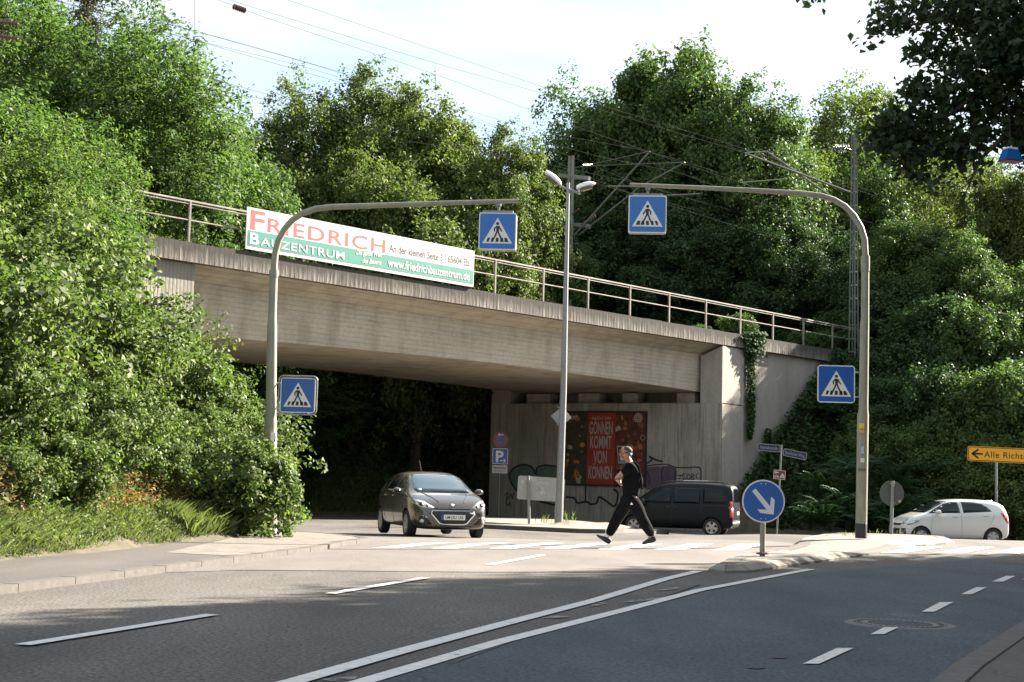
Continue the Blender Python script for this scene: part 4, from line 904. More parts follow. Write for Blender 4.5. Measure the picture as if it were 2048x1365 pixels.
M_gr = {'dark': mat('graffiti_dark', (.02, .03, .045), .8), 'purple': mat('graffiti_purple', (.11, .08, .11), .85, var=.4, scale=3), 'yellow': mat('graffiti_yellow', (.50, .38, .08), .8, var=.2), 'teal': mat('graffiti_teal', (.12, .17, .155), .85, var=.3, scale=3)}
def spray(pxs, wd, m, off=.012, plane=None, name='graffiti', closed=False):
    wd *= .72; mb = MB(); Of = WPX(*pxs[0], off) if plane is None else PL(*pxs[0], -.2 + off)
    X_, N2 = (XDIR, WNrm) if plane is None else (D_, N_)
    Mx = frame_at(Of, X_, N2)
    def lc(p):
        q = (WPX(*p, off) if plane is None else PL(*p, -.2 + off)) - Of; return Vector((q.dot(X_), q.z))
    pts = [lc(p) for p in pxs]
    # smooth
    sm = []
    for i in range(len(pts) - 1):
        p0, p1, p2, p3 = pts[max(i - 1, 0)], pts[i], pts[i + 1], pts[min(i + 2, len(pts) - 1)]
        for t_ in (0, .25, .5, .75): sm.append(.5 * ((2 * p1) + (-p0 + p2) * t_ + (2 * p0 - 5 * p1 + 4 * p2 - p3) * t_ ** 2 + (-p0 + 3 * p1 - 3 * p2 + p3) * t_ ** 3))
    sm.append(pts[-1])
    if closed: mb.prism([tuple(p) for p in sm], .003, Mx)
    else: mb.stroke(sm, wd, .003, Mx)
    return mb.build(name, M_gr[m], br)
def z3(l, ox=980, oy=780, s=4.265): return [(ox + x / s, oy + y / s) for x, y in l]
spray(z3([(225, 850), (185, 790), (165, 730), (190, 680), (250, 650), (320, 645), (365, 670), (385, 710), (380, 760)]), 0, 'teal', .008, closed=True)
spray(z3([(385, 720), (430, 665), (520, 655), (600, 690), (620, 760), (560, 800), (450, 790), (400, 770)]), 0, 'teal', .009, closed=True)
spray(z3([(225, 860), (180, 790), (165, 730), (190, 680), (250, 645), (320, 642), (365, 670), (390, 720), (400, 670), (460, 645), (560, 655), (620, 690)]), .11, 'dark')
spray(z3([(650, 915), (720, 925), (745, 965), (820, 955), (860, 975), (910, 965), (930, 915), (1000, 955), (1060, 995), (1085, 940), (1090, 880), (1055, 850)]), .12, 'dark')
spray(z3([(815, 820), (815, 900), (812, 955)]), .09, 'dark'); spray(z3([(430, 955), (500, 970), (560, 985)]), .12, 'dark')
spray(z3([(120, 900), (150, 880), (140, 940), (180, 890), (190, 930), (200, 880)]), .05, 'dark'); spray(z3([(140, 940), (150, 990), (170, 960), (180, 1000)]), .05, 'dark')
spray(z3([(1310, 640), (1380, 600), (1360, 570), (1420, 600), (1470, 610)]), .10, 'dark')
PZ = lambda l: z3(l, 1250, 840)
spray(PZ([(170, 400), (300, 400), (430, 405), (425, 540), (300, 560), (190, 600), (180, 500)]), 0, 'purple', .008, closed=True)
for l in ([(165, 395), (250, 385), (350, 380), (430, 405), (540, 408), (640, 412), (645, 520)], [(330, 400), (310, 460), (320, 530)], [(430, 410), (425, 480), (430, 530)], [(190, 440), (210, 500), (200, 560)]): spray(PZ(l), .07, 'dark')
for s_, l in (('J', [(448, 475), (490, 472), (470, 480), (470, 500), (450, 500)]), ('E', [(520, 462), (495, 464), (497, 505), (522, 500)]), ('O', [(535, 465), (555, 470), (555, 500), (535, 505), (528, 485), (535, 465)]), ('B', [(570, 460), (570, 510), (590, 500), (575, 485), (590, 470), (570, 460)]), ('C', [(625, 455), (605, 475), (620, 505)])): spray(PZ(l), .045, 'dark')
spray(z3([(830, 545), (828, 480), (850, 445), (880, 455), (895, 500), (890, 550)], 1250, 840), 0, 'yellow', .006, 'p', closed=True)
spray(z3([(905, 540), (905, 470), (930, 445), (955, 480), (955, 560), (930, 580)], 1250, 840), 0, 'yellow', .007, 'p', closed=True)
spray(z3([(970, 530), (970, 450), (990, 430), (1000, 470), (990, 530)], 1250, 840), 0, 'yellow', .008, 'p', closed=True)
for l in ([(830, 545), (828, 480), (850, 445), (880, 455), (898, 510)], [(900, 540), (903, 470), (930, 443), (957, 480), (955, 560)], [(925, 480), (935, 495), (925, 500)]): spray(PZ(l), .05, 'dark', .012, 'p')

# ------------------------------------------------------------------ overhead line masts and wires
def isl_tubes(mb, pts, r_, seg=6): mb.tube(pts, r_, seg)
lm = -12.4; q = PL(1137, 560, lm); mb_base = Vector((q.x, q.y, 7.0)); ztop = PL(1140, 312, lm).z
m1 = thing('catenary_mast', 'pale steel railway mast behind the street lamp, two brackets to the right', 'mast', tuple(mb_base))
bb_ = (PL(1136, 600, lm) - N0).dot(D_); tt = (PL(1141, 312, lm) - N0).dot(D_)
m = MB()
for off in (-.14, .14):
    b0 = B(bb_, lm + off, 6.9); t0_ = B(bb_, lm + off * .8, ztop); m.tube([b0, t0_], [.13, .10], 4)
m.build('shaft', M_mastc, m1)
for y in (355, 450):
    c = PL(1145, y, lm); m = MB(); m.hexa(*[[B((c - N0).dot(D_) - .12, lm + a_, c.z + b_) for a_, b_ in ((-.7, z_), (1.1, z_), (1.1, z_), (-.7, z_))] for z_ in (-.12, .12)]) if False else m.tube([B((c - N0).dot(D_), lm - .9, c.z + .18), B((c - N0).dot(D_), lm + 1.1, c.z - .2)], .13, 4); m.build('bracket_plate', M_mastc, m1)
def pc(px, py, l): return PL(px, py, l)
E1 = pc(1300, 303, -8.2); E2 = pc(1370, 325, -5.6)
arms = [(pc(1149, 470, lm + .4), E1, .045), (pc(1158, 470, lm + .5), pc(1283, 372, -8.0), .04), (pc(1147, 337, lm + .2), E1, .018), (pc(1162, 333, lm + .4), E2, .018), (pc(1284, 372, -8.0), E2, .035), (pc(1215, 373, -9), pc(1282, 373, -8), .03), (pc(1320, 392, -7), pc(1400, 388, -5.8), .03)]
for a_, b_, r_ in arms: MB().tube([a_, b_], r_, 6).build('cantilever_tube', M_mast, m1)
def insul(a_, b_, parent, r_=.075, n=7):
    m = MB(); d = (Vector(b_) - Vector(a_)); q_ = d.to_track_quat('Z', 'Y').to_matrix().to_4x4(); L = d.length
    prof = [(.02, 0)]
    for i in range(n): z = L * (i + .5) / n; prof += [(.03, z - L / n * .4), (r_, z), (.03, z + L / n * .25)]
    prof.append((.02, L)); m.lathe(prof, Matrix.Translation(a_) @ q_, 10); return m.build('insulator', M_insul, parent, smooth=False)
for a_, b_ in (((1144, 430, lm + .4), (1158, 418, lm + .6)), ((1163, 450, lm + .7), (1192, 430, lm + 1.4)), ((1166, 332, lm + .8), (1186, 331, lm + 1.3))): insul(pc(*a_), pc(*b_), m1)
# near lattice mast on the right
lr = .55; bt_ = (PL(1707, 700, lr) - N0).dot(D_); base = B(bt_, lr, 6.3); ztop = PL(1714, 271, lr).z
m2 = thing('lattice_mast', 'tall grey lattice railway mast rising behind the right crossing mast', 'mast', tuple(base))
m = MB(); H = ztop - 6.0
def corner(sx, sy, z):
    f_ = (z - 6.0) / H; w_ = .16 * (1 - f_) + .08 * f_; return B(bt_ + sx * w_, lr + sy * w_, z)
for sx in (-1, 1):
    for sy in (-1, 1): m.tube([corner(sx, sy, 6.0), corner(sx, sy, ztop)], .035, 4)
m.build('legs', M_mast, m2)
m = MB(); z = 6.2
while z < ztop - .3:
    for (a_, b_) in (((-1, -1), (1, -1)), ((-1, 1), (1, 1)), ((-1, -1), (-1, 1)), ((1, -1), (1, 1))): m.tube([corner(*a_, z), corner(*b_, z)], .022, 4)
    z += .62
m.build('lattice', M_mast, m2)
for a_, b_, r_ in ((pc(1700, 385, .2), pc(1490, 307, -3.6), .05), (pc(1700, 420, .2), pc(1533, 303, -3.2), .05), (pc(1706, 297, .3), pc(1490, 306, -3.6), .015), (pc(1480, 366, -3.6), pc(1575, 358, -2.5), .025), (pc(1536, 303, -3.2), pc(1490, 306, -3.6), .02)):
    MB().tube([a_, b_], r_, 6).build('cantilever_tube', M_mast, m2)
insul(pc(1665, 296, -.5), pc(1700, 294, .2), m2, .08); insul(pc(1668, 291, -.5), pc(1702, 301, .2), m2, .06)
ref = (lm, lr)
def wire(pts, l, r_=.011, label='thin overhead railway wire crossing the sky above the bridge', extra=None, sag=0):
    a_ = PL(*pts[0], l); b_ = PL(*pts[-1], l); ta_, tb_ = (a_ - N0).dot(D_), (b_ - N0).dot(D_); sl_ = (b_.z - a_.z) / (tb_ - ta_)
    t0_, t1_ = -42, 70; P_ = []
    zm = [((PL(*p, l) - N0).dot(D_), PL(*p, l).z) for p in pts]; zm.sort()
    ts_ = np.linspace(t0_, t1_, 40); xs_ = np.array([q_[0] for q_ in zm]); zs_ = np.array([q_[1] for q_ in zm])
    for t_ in ts_:
        zz = float(np.interp(t_, xs_, zs_)); zz += (t_ - xs_[-1]) * .0 if t_ > xs_[-1] else 0
        P_.append(B(t_, l, zz))
    m = MB(); m.tube(P_, r_, 5, False); o = m.build('overhead_wire', M_wire, None)
    return tag(o, label, 'wire', 'overhead railway wires')
wires = [
 ([(575, 0), (1143, 194), (1450, 285)], -3.6, 'upper overhead wire, highest on the right of the sky'),
 ([(457, 0), (870, 127), (1143, 203), (1490, 306)], -3.4, 'overhead wire running just below the highest one'),
 ([(444, 0), (478, 18), (870, 148), (1110, 240), (1480, 366)], -3.3, 'overhead wire carrying the dark insulator at the top of the picture'),
 ([(90, 0), (390, 60), (730, 159), (1070, 262), (1300, 303)], -8.2, 'overhead wire crossing the left treetops at a shallow angle'),
 ([(248, 22), (667, 141), (950, 235), (1284, 372)], -8.0, 'overhead wire from the dark conifer towards the double lamp'),
 ([(380, 80), (560, 120), (700, 160), (1000, 270), (1220, 375)], -8.4, 'lower overhead wire passing behind the middle trees'),
 ([(450, 185), (620, 215), (800, 280), (1060, 322), (1262, 364)], -9.0, 'lowest overhead wire, passing in front of the middle trees'),
 ([(1060, 330), (1140, 352), (1215, 373), (1400, 430), (1620, 500)], -6.0, 'overhead wire running from the lamp heads down to the right'),
 ([(1180, 310), (1370, 348), (1500, 400), (1700, 470)], -5.6, 'overhead wire in front of the big dark tree')]
for pts, l, lb in wires: wire(pts, l, .0065, lb)
for (x0, y0, x1, y1, l) in ((389, 0, 389, 61, -8.2), (870, 127, 872, 205, -3.4), (1241, 232, 1243, 290, -3.4), (1262, 240, 1261, 300, -3.4), (1045, 245, 1048, 280, -8.4)):
    o = MB().tube([PL(x0, y0, l), PL(x1, y1, l)], .008, 4).build('dropper_wire', M_wire)
    tag(o, 'short vertical dropper between two overhead railway wires', 'wire', 'droppers between the overhead wires')
i1 = insul(PL(466, 13, -3.3), PL(491, 22, -3.3), None, .1, 6); tag(i1, 'dark ribbed insulator in an overhead wire at the top of the picture', 'insulator')
for (y0, y1, lb) in ((44, 48, 'upper'), (72, 78, 'lower')):
    o = insul(PL(-12, y0 - 1, -3.0), PL(36, y1, -3.0), None, .085, 7); tag(o, '%s dark ribbed insulator at the left picture edge before the trees' % lb, 'insulator')

# ------------------------------------------------------------------ vegetation
nr = np.random.default_rng(11)
def unit(v): return v / np.maximum(1e-9, np.linalg.norm(v, axis=-1, keepdims=True))
def leaves(C, Nn, L, asp=.6, rng=nr, droop=.15):
    n = len(C); t = rng.normal(size=(n, 3)); t -= (t * Nn).sum(1, keepdims=True) * Nn; a = unit(t); b = np.cross(Nn, a)
    L = (L * rng.uniform(.65, 1.3, (n, 1))); Wd = L * asp
    v0 = C - a * L * .5; v2 = C + a * L * .5 - Nn * L * droop; v1 = C + b * Wd * .5 + Nn * L * .08 - a * L * .06; v3 = C - b * Wd * .5 + Nn * L * .08 - a * L * .06
    V = np.stack([v0, v1, v2, v3], 1).reshape(-1, 3); Q = np.arange(4 * n).reshape(n, 4); return V, Q, rng.random(n)
def clusters(lobes, ncl, per, cs, rng, up=.5, low=.35, nz=.55, shell=(.5, 1.06), rag0=.35):
    lobes = np.array(lobes, float); wgt = (lobes[:, 3] * lobes[:, 5]); wgt /= wgt.sum(); idx = rng.choice(len(lobes), ncl, p=wgt)
    u = unit(rng.normal(size=(ncl * 2, 3))); keep = (u[:, 2] > -.15) | (rng.random(ncl * 2) < low); u = u[keep][:ncl]; ncl = len(u); idx = idx[:ncl]
    r = rng.uniform(shell[0], shell[1], (ncl, 1)) ** .6
    ph = idx[:, None] * 1.7; rag = 1 + .30 * np.sin(u[:, :1] * 4.1 + ph) * np.sin(u[:, 1:2] * 4.7 + ph * 2.3) + .22 * np.sin(u[:, 2:3] * 9 + u[:, :1] * 7 + ph) + rag0 * (rng.random((ncl, 1)) ** 3)
    c = lobes[idx, :3] + u * lobes[idx, 3:6] * r * rag; cn = unit(u + np.array([0, 0, up]))
    C = np.repeat(c, per, 0); CN = np.repeat(cn, per, 0); o = rng.normal(size=(len(C), 3)) * cs
    o -= (o * CN).sum(1, keepdims=True) * CN * .6
    C = C + o; C[:, 2] -= (o ** 2).sum(1) / cs * .25
    N = unit(CN + rng.normal(size=C.shape) * nz); return C, N
def crown_lobes(R, H, z0, n, rng, spread=.62, lr=.42, top=.75):
    L = []
    for i in range(n):
        f = (i + .5) / n; z = z0 + H * (.10 + .82 * f); env = math.sin(math.pi * min(1, (.18 + .80 * f))) ** .6
        q = rng.uniform(0, 2 * math.pi); rad = R * spread * env * math.sqrt(rng.uniform(.15, 1)); s = R * lr * rng.uniform(.75, 1.2) * (1 - .35 * max(0, f - .6) / .4)
        L.append((rad * math.cos(q), rad * math.sin(q), z, s, s, s * rng.uniform(.65, .95)))
    return L
def trunk_mb(H, lobes, r0, rng, nl=9, bend=.3):
    m = MB(); pts = [Vector((bend * math.sin(i * 1.3) * i / 6, bend * math.cos(i * 1.7) * i / 6 - 0, H * i / 6)) for i in range(7)]
    m.tube(pts, [r0 * (1 - .85 * i / 6) for i in range(7)], 8)
    sel = rng.choice(len(lobes), min(nl, len(lobes)), replace=False)
    for j in sel:
        e = Vector(lobes[j][:3]); zs = min(H * .9, max(H * .12, e.z - (e.xy.length) * .8 - .4)); i = min(5, int(zs / H * 6)); f = zs / H * 6 - i; s = pts[i].lerp(pts[i + 1], f)
        mid = s.lerp(e, .5) + Vector((rng.uniform(-.3, .3), rng.uniform(-.3, .3), .25)); rr_ = r0 * (1 - .85 * zs / H) * .5
        m.tube([s, mid, e], [rr_, rr_ * .55, .015], 6)
        for _ in range(3):
            u = Vector(rng.normal(size=3)); u.z = abs(u.z) * .6; u.normalize(); m.tube([mid.lerp(e, .5), mid.lerp(e, .6) + u * lobes[j][3] * .5, e + u * lobes[j][3] * .8], [.03, .02, .008], 4)
    return m
PROTO = {}
def envelope_crown(R, H, z0, ncl, per, spray, leaf, rng, amp=(.22, .18), drop=.25, inner=.35, thin=.16, asp=.6, nz=.8, up=.45):
    """leafy twigs spread through an uneven crown volume: clusters of twigs on a noisy envelope, gaps between them"""
    f = rng.normal(size=(10, 3)) * np.array([1.6] * 5 + [3.6] * 5)[:, None]; ph = rng.uniform(0, 6.28, 10)
    def env(u):
        s_ = np.sin(u @ f.T + ph); return 1 + amp[0] * s_[:, :5].mean(1) * 2.0 + amp[1] * s_[:, 5:].mean(1) * 2.2
    u = unit(rng.normal(size=(ncl * 2, 3))); keep = (u[:, 2] > -.35) | (rng.random(len(u)) < .4); u = u[keep][:ncl]; n = len(u)
    rr_ = rng.uniform(inner ** 3, 1, n) ** (1 / 3) * (1 + .12 * rng.random(n) ** 4)
    hz_ = (H - z0) / 2; prof = np.array([R, R, hz_]); wide = 1 - .28 * np.maximum(0, u[:, 2]) ** 2
    c = u * (env(u) * rr_)[:, None] * prof; c[:, :2] *= wide[:, None]; c[:, 2] += z0 + hz_
    # break into boughs: keep clusters near bough directions
    nb = 46; bd = unit(rng.normal(size=(nb, 3)) + np.array([0, 0, .35])); bl = rng.uniform(.6, 1.12, nb)
    bp = bd * bl[:, None] * prof * np.array([.86, .86, .9]); bp[:, 2] += z0 + hz_
    d2 = ((c[:, None, :] - bp[None]) ** 2).sum(-1); j = d2.argmin(1); pull = rng.uniform(.15, .55, (n, 1)); c = c * (1 - pull) + bp[j] * pull + rng.normal(size=c.shape) * .12 * R / 4
    c[:, 2] = np.maximum(c[:, 2], z0 * .3)
    tw = unit(u * np.array([.9, .9, .45]) + rng.normal(size=u.shape) * np.array([.6, .6, .4]) + np.array([0, 0, .1])); L_ = spray * rng.uniform(.6, 1.4, (n, 1))
    C = np.repeat(c, per, 0); TW = np.repeat(tw, per, 0); LL = np.repeat(L_, per, 0); s_ = rng.uniform(-.5, .75, (len(C), 1)); o = rng.normal(size=C.shape) * thin * (1.15 - .55 * np.abs(s_) * 1.2)
    C = C + TW * s_ * LL + o; C[:, 2] -= (np.maximum(0, s_[:, 0]) ** 2) * LL[:, 0] * drop
    U = np.repeat(u, per, 0); N = unit(U * .35 + np.array([0, 0, up]) + unit(o) * .4 + rng.normal(size=C.shape) * nz * .6)
    V, Q, a_ = leaves(C, N, leaf, asp, rng); return V, Q, a_, bp
def proto(key, R, H, z0, ncl, per, spray, leaf, r0, seed, nl=12, **kw):
    rng = np.random.default_rng(seed); V, Q, a_, bp = envelope_crown(R, H, z0, ncl, per, spray, leaf, rng, **kw)
    lb = [(p[0], p[1], p[2], R * .25, 1, 1) for p in bp]
    PROTO[key] = dict(V=V, Q=Q, a=a_, R=R, H=H, trunk=trunk_mb(H * .9, lb, r0, rng, nl), crown={}, tm=None)
def place(key, m, X, Y, z, sx, sz, rot, name, label, cat, group=None, bark=M_bark):
    p = PROTO[key]; o = thing(name, label, cat, (X, Y, z), group, world=False); o.rotation_euler = (0, 0, rot); o.scale = (sx, sx, sz)
    if p['tm'] is None:
        t_ = p['trunk'].build('trunk', bark, None, smooth=True); p['tm'] = t_.data; t_.parent = o
    else:
        t_ = bpy.data.objects.new('trunk', p['tm']); COL.objects.link(t_); t_.parent = o
    if m not in p['crown']:
        c_ = raw_mesh('crown', p['V'], p['Q'], M_leaf[m], p['a'], o); p['crown'][m] = c_.data
    else:
        c_ = bpy.data.objects.new('crown', p['crown'][m]); COL.objects.link(c_); c_.parent = o
    return o
proto('broadA', 4.2, 12, 1.2, 1250, 54, .75, .20, .28, 21, thin=.20)
proto('broadB', 4.2, 12, 1.0, 1250, 54, .70, .185, .26, 22, thin=.20, amp=(.26, .2))
proto('airy', 3.8, 12, 1.2, 760, 46, .70, .19, .2, 23, thin=.22, amp=(.40, .28))
proto('locust', 4.2, 12, 1.2, 1250, 56, .95, .18, .26, 24, asp=.42, thin=.17, drop=.4, amp=(.34, .25), up=.8)
proto('under', 3.2, 7, .1, 800, 50, .65, .20, .12, 25, thin=.20)
proto('shrubA', 1.5, 2.6, .0, 250, 38, .46, .145, .04, 31, nl=7, thin=.10, inner=.2, amp=(.35, .25))
proto('shrubB', 1.5, 2.6, .0, 290, 42, .48, .115, .04, 32, nl=7, thin=.09, inner=.2, amp=(.4, .3))
proto('shrubC', 1.6, 3.4, .0, 310, 42, .50, .13, .04, 33, nl=8, thin=.10, inner=.2, amp=(.4, .3))
proto('sapling', 1.5, 4.6, .3, 430, 46, .60, .105, .05, 34, nl=9, asp=.42, thin=.09, drop=.4, amp=(.45, .35), up=.8)
def by_px(key, m, cx, topy, Y, wpx, name, label, cat, group=None, zb=None, rot=None, wk=1.0):
    top = P(cx, topy, Y); z = zt1(top.x, top.y) - .2 if zb is None else zb; h = top.z - z; p = PROTO[key]
    sx = wpx * Y / F / (2 * p['R']) * 1.12 * wk; sz = h / p['H'] * .97; sx = max(sx, .80 * sz)
    return place(key, m, top.x, top.y, z, sx, sz, rnd.uniform(0, 6.28) if rot is None else rot, name, label, cat, group)
trees = [
 ('locust', 'locust', -30, -60, 57, 300, 'bright green tree at the far left edge behind the railing'),
 ('broadB', 'mid', 70, 5, 68, 220, 'dark green treetop between the left edge tree and the conifer'),
 ('locust', 'locust', 180, 120, 56, 240, 'bright green tree in front of the brownish conifer'),
 ('broadB', 'locust', 275, 100, 62, 180, 'green tree with a few dead twigs right of the conifer'),
 ('locust', 'locust', 360, 165, 57, 200, 'bright green feathery tree left above the banner'),
 ('broadA', 'mid', 450, 225, 64, 150, 'dark edged tree just left of the gap in the treetops'),
 ('airy', 'locust', 545, 235, 76, 120, 'thin light tree standing in the gap above the banner'),
 ('airy', 'olive', 640, 185, 74, 210, 'olive green tree at the left of the middle group'),
 ('broadB', 'olive', 735, 160, 76, 220, 'tallest olive green tree of the middle group, behind the banner'),
 ('broadB', 'olive', 830, 205, 72, 190, 'olive tree in the middle group, right of the tallest'),
 ('broadA', 'olive', 925, 222, 74, 190, 'yellow-green tree left of the hanging crossing sign'),
 ('broadB', 'olive', 1010, 275, 70, 150, 'yellow-green tree directly behind the hanging crossing sign'),
 ('broadA', 'dark', 1110, 300, 84, 160, 'dark tree behind the double street lamp'),
 ('airy', 'mid', 1195, 190, 86, 170, 'loose tree on the left shoulder of the tall dark group'),
 ('broadA', 'mid', 1290, 85, 84, 230, 'tallest tree right of the bridge, above the right hanging sign'),
 ('broadB', 'mid', 1400, 130, 82, 230, 'big green tree right of the tallest one'),
 ('broadB', 'mid', 1500, 190, 80, 210, 'broad tree sloping down towards the right mast'),
 ('airy', 'olive', 1590, 270, 82, 170, 'lighter tree just left of the lattice mast'),
 ('airy', 'olive', 1670, 185, 92, 220, 'thin crowned tree behind the top of the lattice mast'),
 ('broadB', 'olive', 1765, 215, 96, 240, 'tree showing between the lattice mast and the overhanging branches'),
 ('airy', 'mid', 1890, 250, 98, 260, 'thin tree behind the lowest overhanging leaves'),
 ('broadB', 'mid', 1740, 330, 84, 210, 'light tree right of the lattice mast'),
 ('airy', 'olive', 1840, 300, 88, 210, 'airy yellow-green tree with sky showing between its leaves'),
 ('airy', 'yellow', 1960, 330, 78, 230, 'yellowing tree near the right picture edge'),
 ('broadB', 'yellow', 2060, 330, 76, 200, 'yellow-leaved tree cut by the right picture edge'),
]
for (kx, mm, cx, ty, Y, wpx, lb) in trees:
    by_px(kx, mm, cx, ty, Y, wpx, 'tree', lb, 'tree', 'trees behind the railway')
fill = [(1130, 420, 80, 230), (1240, 400, 80, 230), (1340, 380, 78, 230), (1450, 400, 78, 240), (1550, 430, 76, 230), (600, 330, 66, 240), (720, 330, 66, 260), (850, 350, 66, 260), (960, 380, 68, 240), (1060, 430, 72, 200), (470, 330, 60, 240), (340, 300, 58, 260), (1640, 470, 78, 230), (1750, 520, 76, 240)]
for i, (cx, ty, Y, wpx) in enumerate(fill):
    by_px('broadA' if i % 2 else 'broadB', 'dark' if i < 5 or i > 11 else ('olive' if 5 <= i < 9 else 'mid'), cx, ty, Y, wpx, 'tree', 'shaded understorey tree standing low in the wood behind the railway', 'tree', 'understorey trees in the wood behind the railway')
# dark trees on the bank right of the wing wall
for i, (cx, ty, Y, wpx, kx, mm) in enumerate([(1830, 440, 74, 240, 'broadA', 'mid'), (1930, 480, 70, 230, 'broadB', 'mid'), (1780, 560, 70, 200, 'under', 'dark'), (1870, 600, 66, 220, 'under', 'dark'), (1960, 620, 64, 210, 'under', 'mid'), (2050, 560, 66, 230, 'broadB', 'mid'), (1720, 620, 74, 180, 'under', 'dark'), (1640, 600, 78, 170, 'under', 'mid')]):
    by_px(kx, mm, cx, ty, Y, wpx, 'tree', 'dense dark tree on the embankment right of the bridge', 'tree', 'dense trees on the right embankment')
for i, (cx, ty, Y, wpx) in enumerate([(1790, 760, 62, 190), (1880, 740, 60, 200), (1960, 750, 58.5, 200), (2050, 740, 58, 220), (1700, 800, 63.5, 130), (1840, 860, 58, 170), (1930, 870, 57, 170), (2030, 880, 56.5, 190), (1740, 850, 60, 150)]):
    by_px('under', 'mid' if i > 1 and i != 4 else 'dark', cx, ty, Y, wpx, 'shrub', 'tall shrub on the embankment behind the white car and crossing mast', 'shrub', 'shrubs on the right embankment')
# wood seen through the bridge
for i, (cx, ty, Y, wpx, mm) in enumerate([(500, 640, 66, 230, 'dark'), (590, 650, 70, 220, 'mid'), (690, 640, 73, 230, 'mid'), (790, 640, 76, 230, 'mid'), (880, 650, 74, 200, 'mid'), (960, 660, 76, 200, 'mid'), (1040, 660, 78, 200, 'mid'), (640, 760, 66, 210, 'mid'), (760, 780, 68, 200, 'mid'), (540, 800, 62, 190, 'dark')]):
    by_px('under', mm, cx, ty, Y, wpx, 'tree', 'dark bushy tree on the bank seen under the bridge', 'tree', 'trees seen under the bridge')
for i, (cx, ty, Y, wpx) in enumerate([(900, 850, 69.5, 110), (950, 800, 71, 110), (860, 900, 68.5, 90)]):
    by_px('shrubC', 'near', cx, ty, Y, wpx, 'shrub', 'sunlit shrub beside the abutment, seen under the bridge', 'shrub', 'sunlit shrubs under the bridge')
# conifer
def conifer():
    top = P(188, -190, 76); zb = 6.8; H = top.z - zb; rng = np.random.default_rng(5); o = thing('conifer', 'brownish dark conifer rising above the left trees', 'tree', (top.x, top.y, zb), world=False)
    m = MB(); m.tube([(0, 0, 0), (0, 0, H)], [.3, .04], 8); Cs = []; Ns = []
    for i in range(220):
        f = (i / 220) ** .8; z = H * (.15 + .85 * f); L = (1 - f) * 3.6 + .35; q = rng.uniform(0, 6.28); e = Vector((math.cos(q) * L, math.sin(q) * L, z - .1 * L)); m.tube([(0, 0, z), e], [.04, .01], 4)
        k = 60; tt_ = rng.uniform(.15, 1, (k, 1)); c_ = np.array([0, 0, z]) * (1 - tt_) + np.array(e) * tt_ + rng.normal(size=(k, 3)) * .16; Cs.append(c_); Ns.append(unit(np.array([0, 0, 1.]) + rng.normal(size=(k, 3)) * .6))
    t_ = m.build('trunk', M_bark_g, None); t_.parent = o
    V, Q, a_ = leaves(np.concatenate(Cs), np.concatenate(Ns), .26, .3, rng); raw_mesh('crown', V, Q, M_leaf['conifer'], a_, o)
conifer()
# dead twigs
o = thing('dead_branch', 'bare grey dead twigs sticking out of the tree right of the conifer', 'branch', tuple(P(305, 120, 60)))
m = MB()
for l in ([(300, 130), (312, 100), (330, 85), (350, 75)], [(312, 100), (300, 80), (308, 66)], [(330, 85), (345, 92), (350, 85)], [(318, 112), (340, 96), (352, 98)]): m.tube([P(x, y, 60) for x, y in l], [.05, .035, .02, .012][:len(l)], 5)
m.build('twigs', M_bark_g, o)

# left bank shrubs
rg = random.Random(4); cnt = 0
spots = []
for gy in np.arange(15.5, 40.5, 1.75):
    xe = float(np.interp(gy, XE_Y, XE_X))
    for d_ in list(np.arange(1.2, 3.5, 1.0)) + list(np.arange(4.4, 12.5, 1.65)):
        X = xe - d_ + rg.uniform(-.5, .5); Y = gy + rg.uniform(-.6, .6)
        if X / Y < -.43: continue
        t_ = (Vector((X, Y, 0)) - N0).dot(D_); l_ = (Vector((X, Y, 0)) - N0).dot(N_)
        if l_ < .9: continue
        if t_ > -15.2: continue
        if d_ < 2.4 and gy < 21.5 and rg.random() < .2: continue
        if gy > 25.5 and d_ < 2.5: continue
        spots.append((X, Y, d_))
for i, (X, Y, d_) in enumerate(spots):
    z = zt1(X, Y); s = rg.uniform(.62, 1.0) * (.55 if d_ < 2.4 else 1); kx = rg.choice(['shrubA', 'shrubB', 'shrubC'])
    place(kx, 'near', X, Y, z - .15, s, s * rg.uniform(.8, 1.15), rg.uniform(0, 6.28), 'shrub', 'leafy shrub in the sunlit thicket covering the left embankment', 'shrub', 'shrubs covering the left embankment')
for i, (px, py, Y, s, kx, mm, lb) in enumerate([
  (508, 1082, 23.9, .60, 'shrubA', 'near', 'rounded bush overhanging the corner of the left pavement'), (455, 1084, 24.0, .64, 'shrubB', 'near', 'bush left of the left mast foot, beside the paved corner'),
  (400, 1085, 24.6, .8, 'shrubA', 'near', 'leafy bush behind the grass strip, left of the mast foot'), (425, 940, 31.0, .72, 'shrubC', 'near', 'bush below the left end of the girder'),
  (425, 850, 33.0, .95, 'shrubC', 'near', 'bush in front of the left abutment, touching the girder'), (360, 780, 34.0, 1.05, 'shrubA', 'near', 'big leaved bush hiding the left abutment'), (335, 760, 36.2, .95, 'shrubB', 'near', 'bush covering the foot of the left abutment face')]):
    q = P(px, py, Y); place(kx, mm, q.x, q.y, min(q.z, zt1(q.x, q.y) if i > 2 else .05), s, s, i * 1.3, 'shrub', lb, 'shrub')
for i, (px, ty, Y, h) in enumerate([(10, 255, 30, 5.4), (75, 290, 31, 5.0), (140, 275, 31.5, 5.0), (180, 340, 32.5, 4.2), (-60, 240, 29, 5.4), (30, 330, 27, 4.6), (110, 370, 28.5, 4.4)]):
    q = P(px, ty, Y); place('sapling', 'near' if i % 2 else 'locust', q.x, q.y, q.z - h * 1.0, h / 4.6 * .95, h / 4.6, i * 2.1, 'sapling', 'fresh green young tree rising in front of the bridge railing at left', 'tree', 'young trees on the left bank')

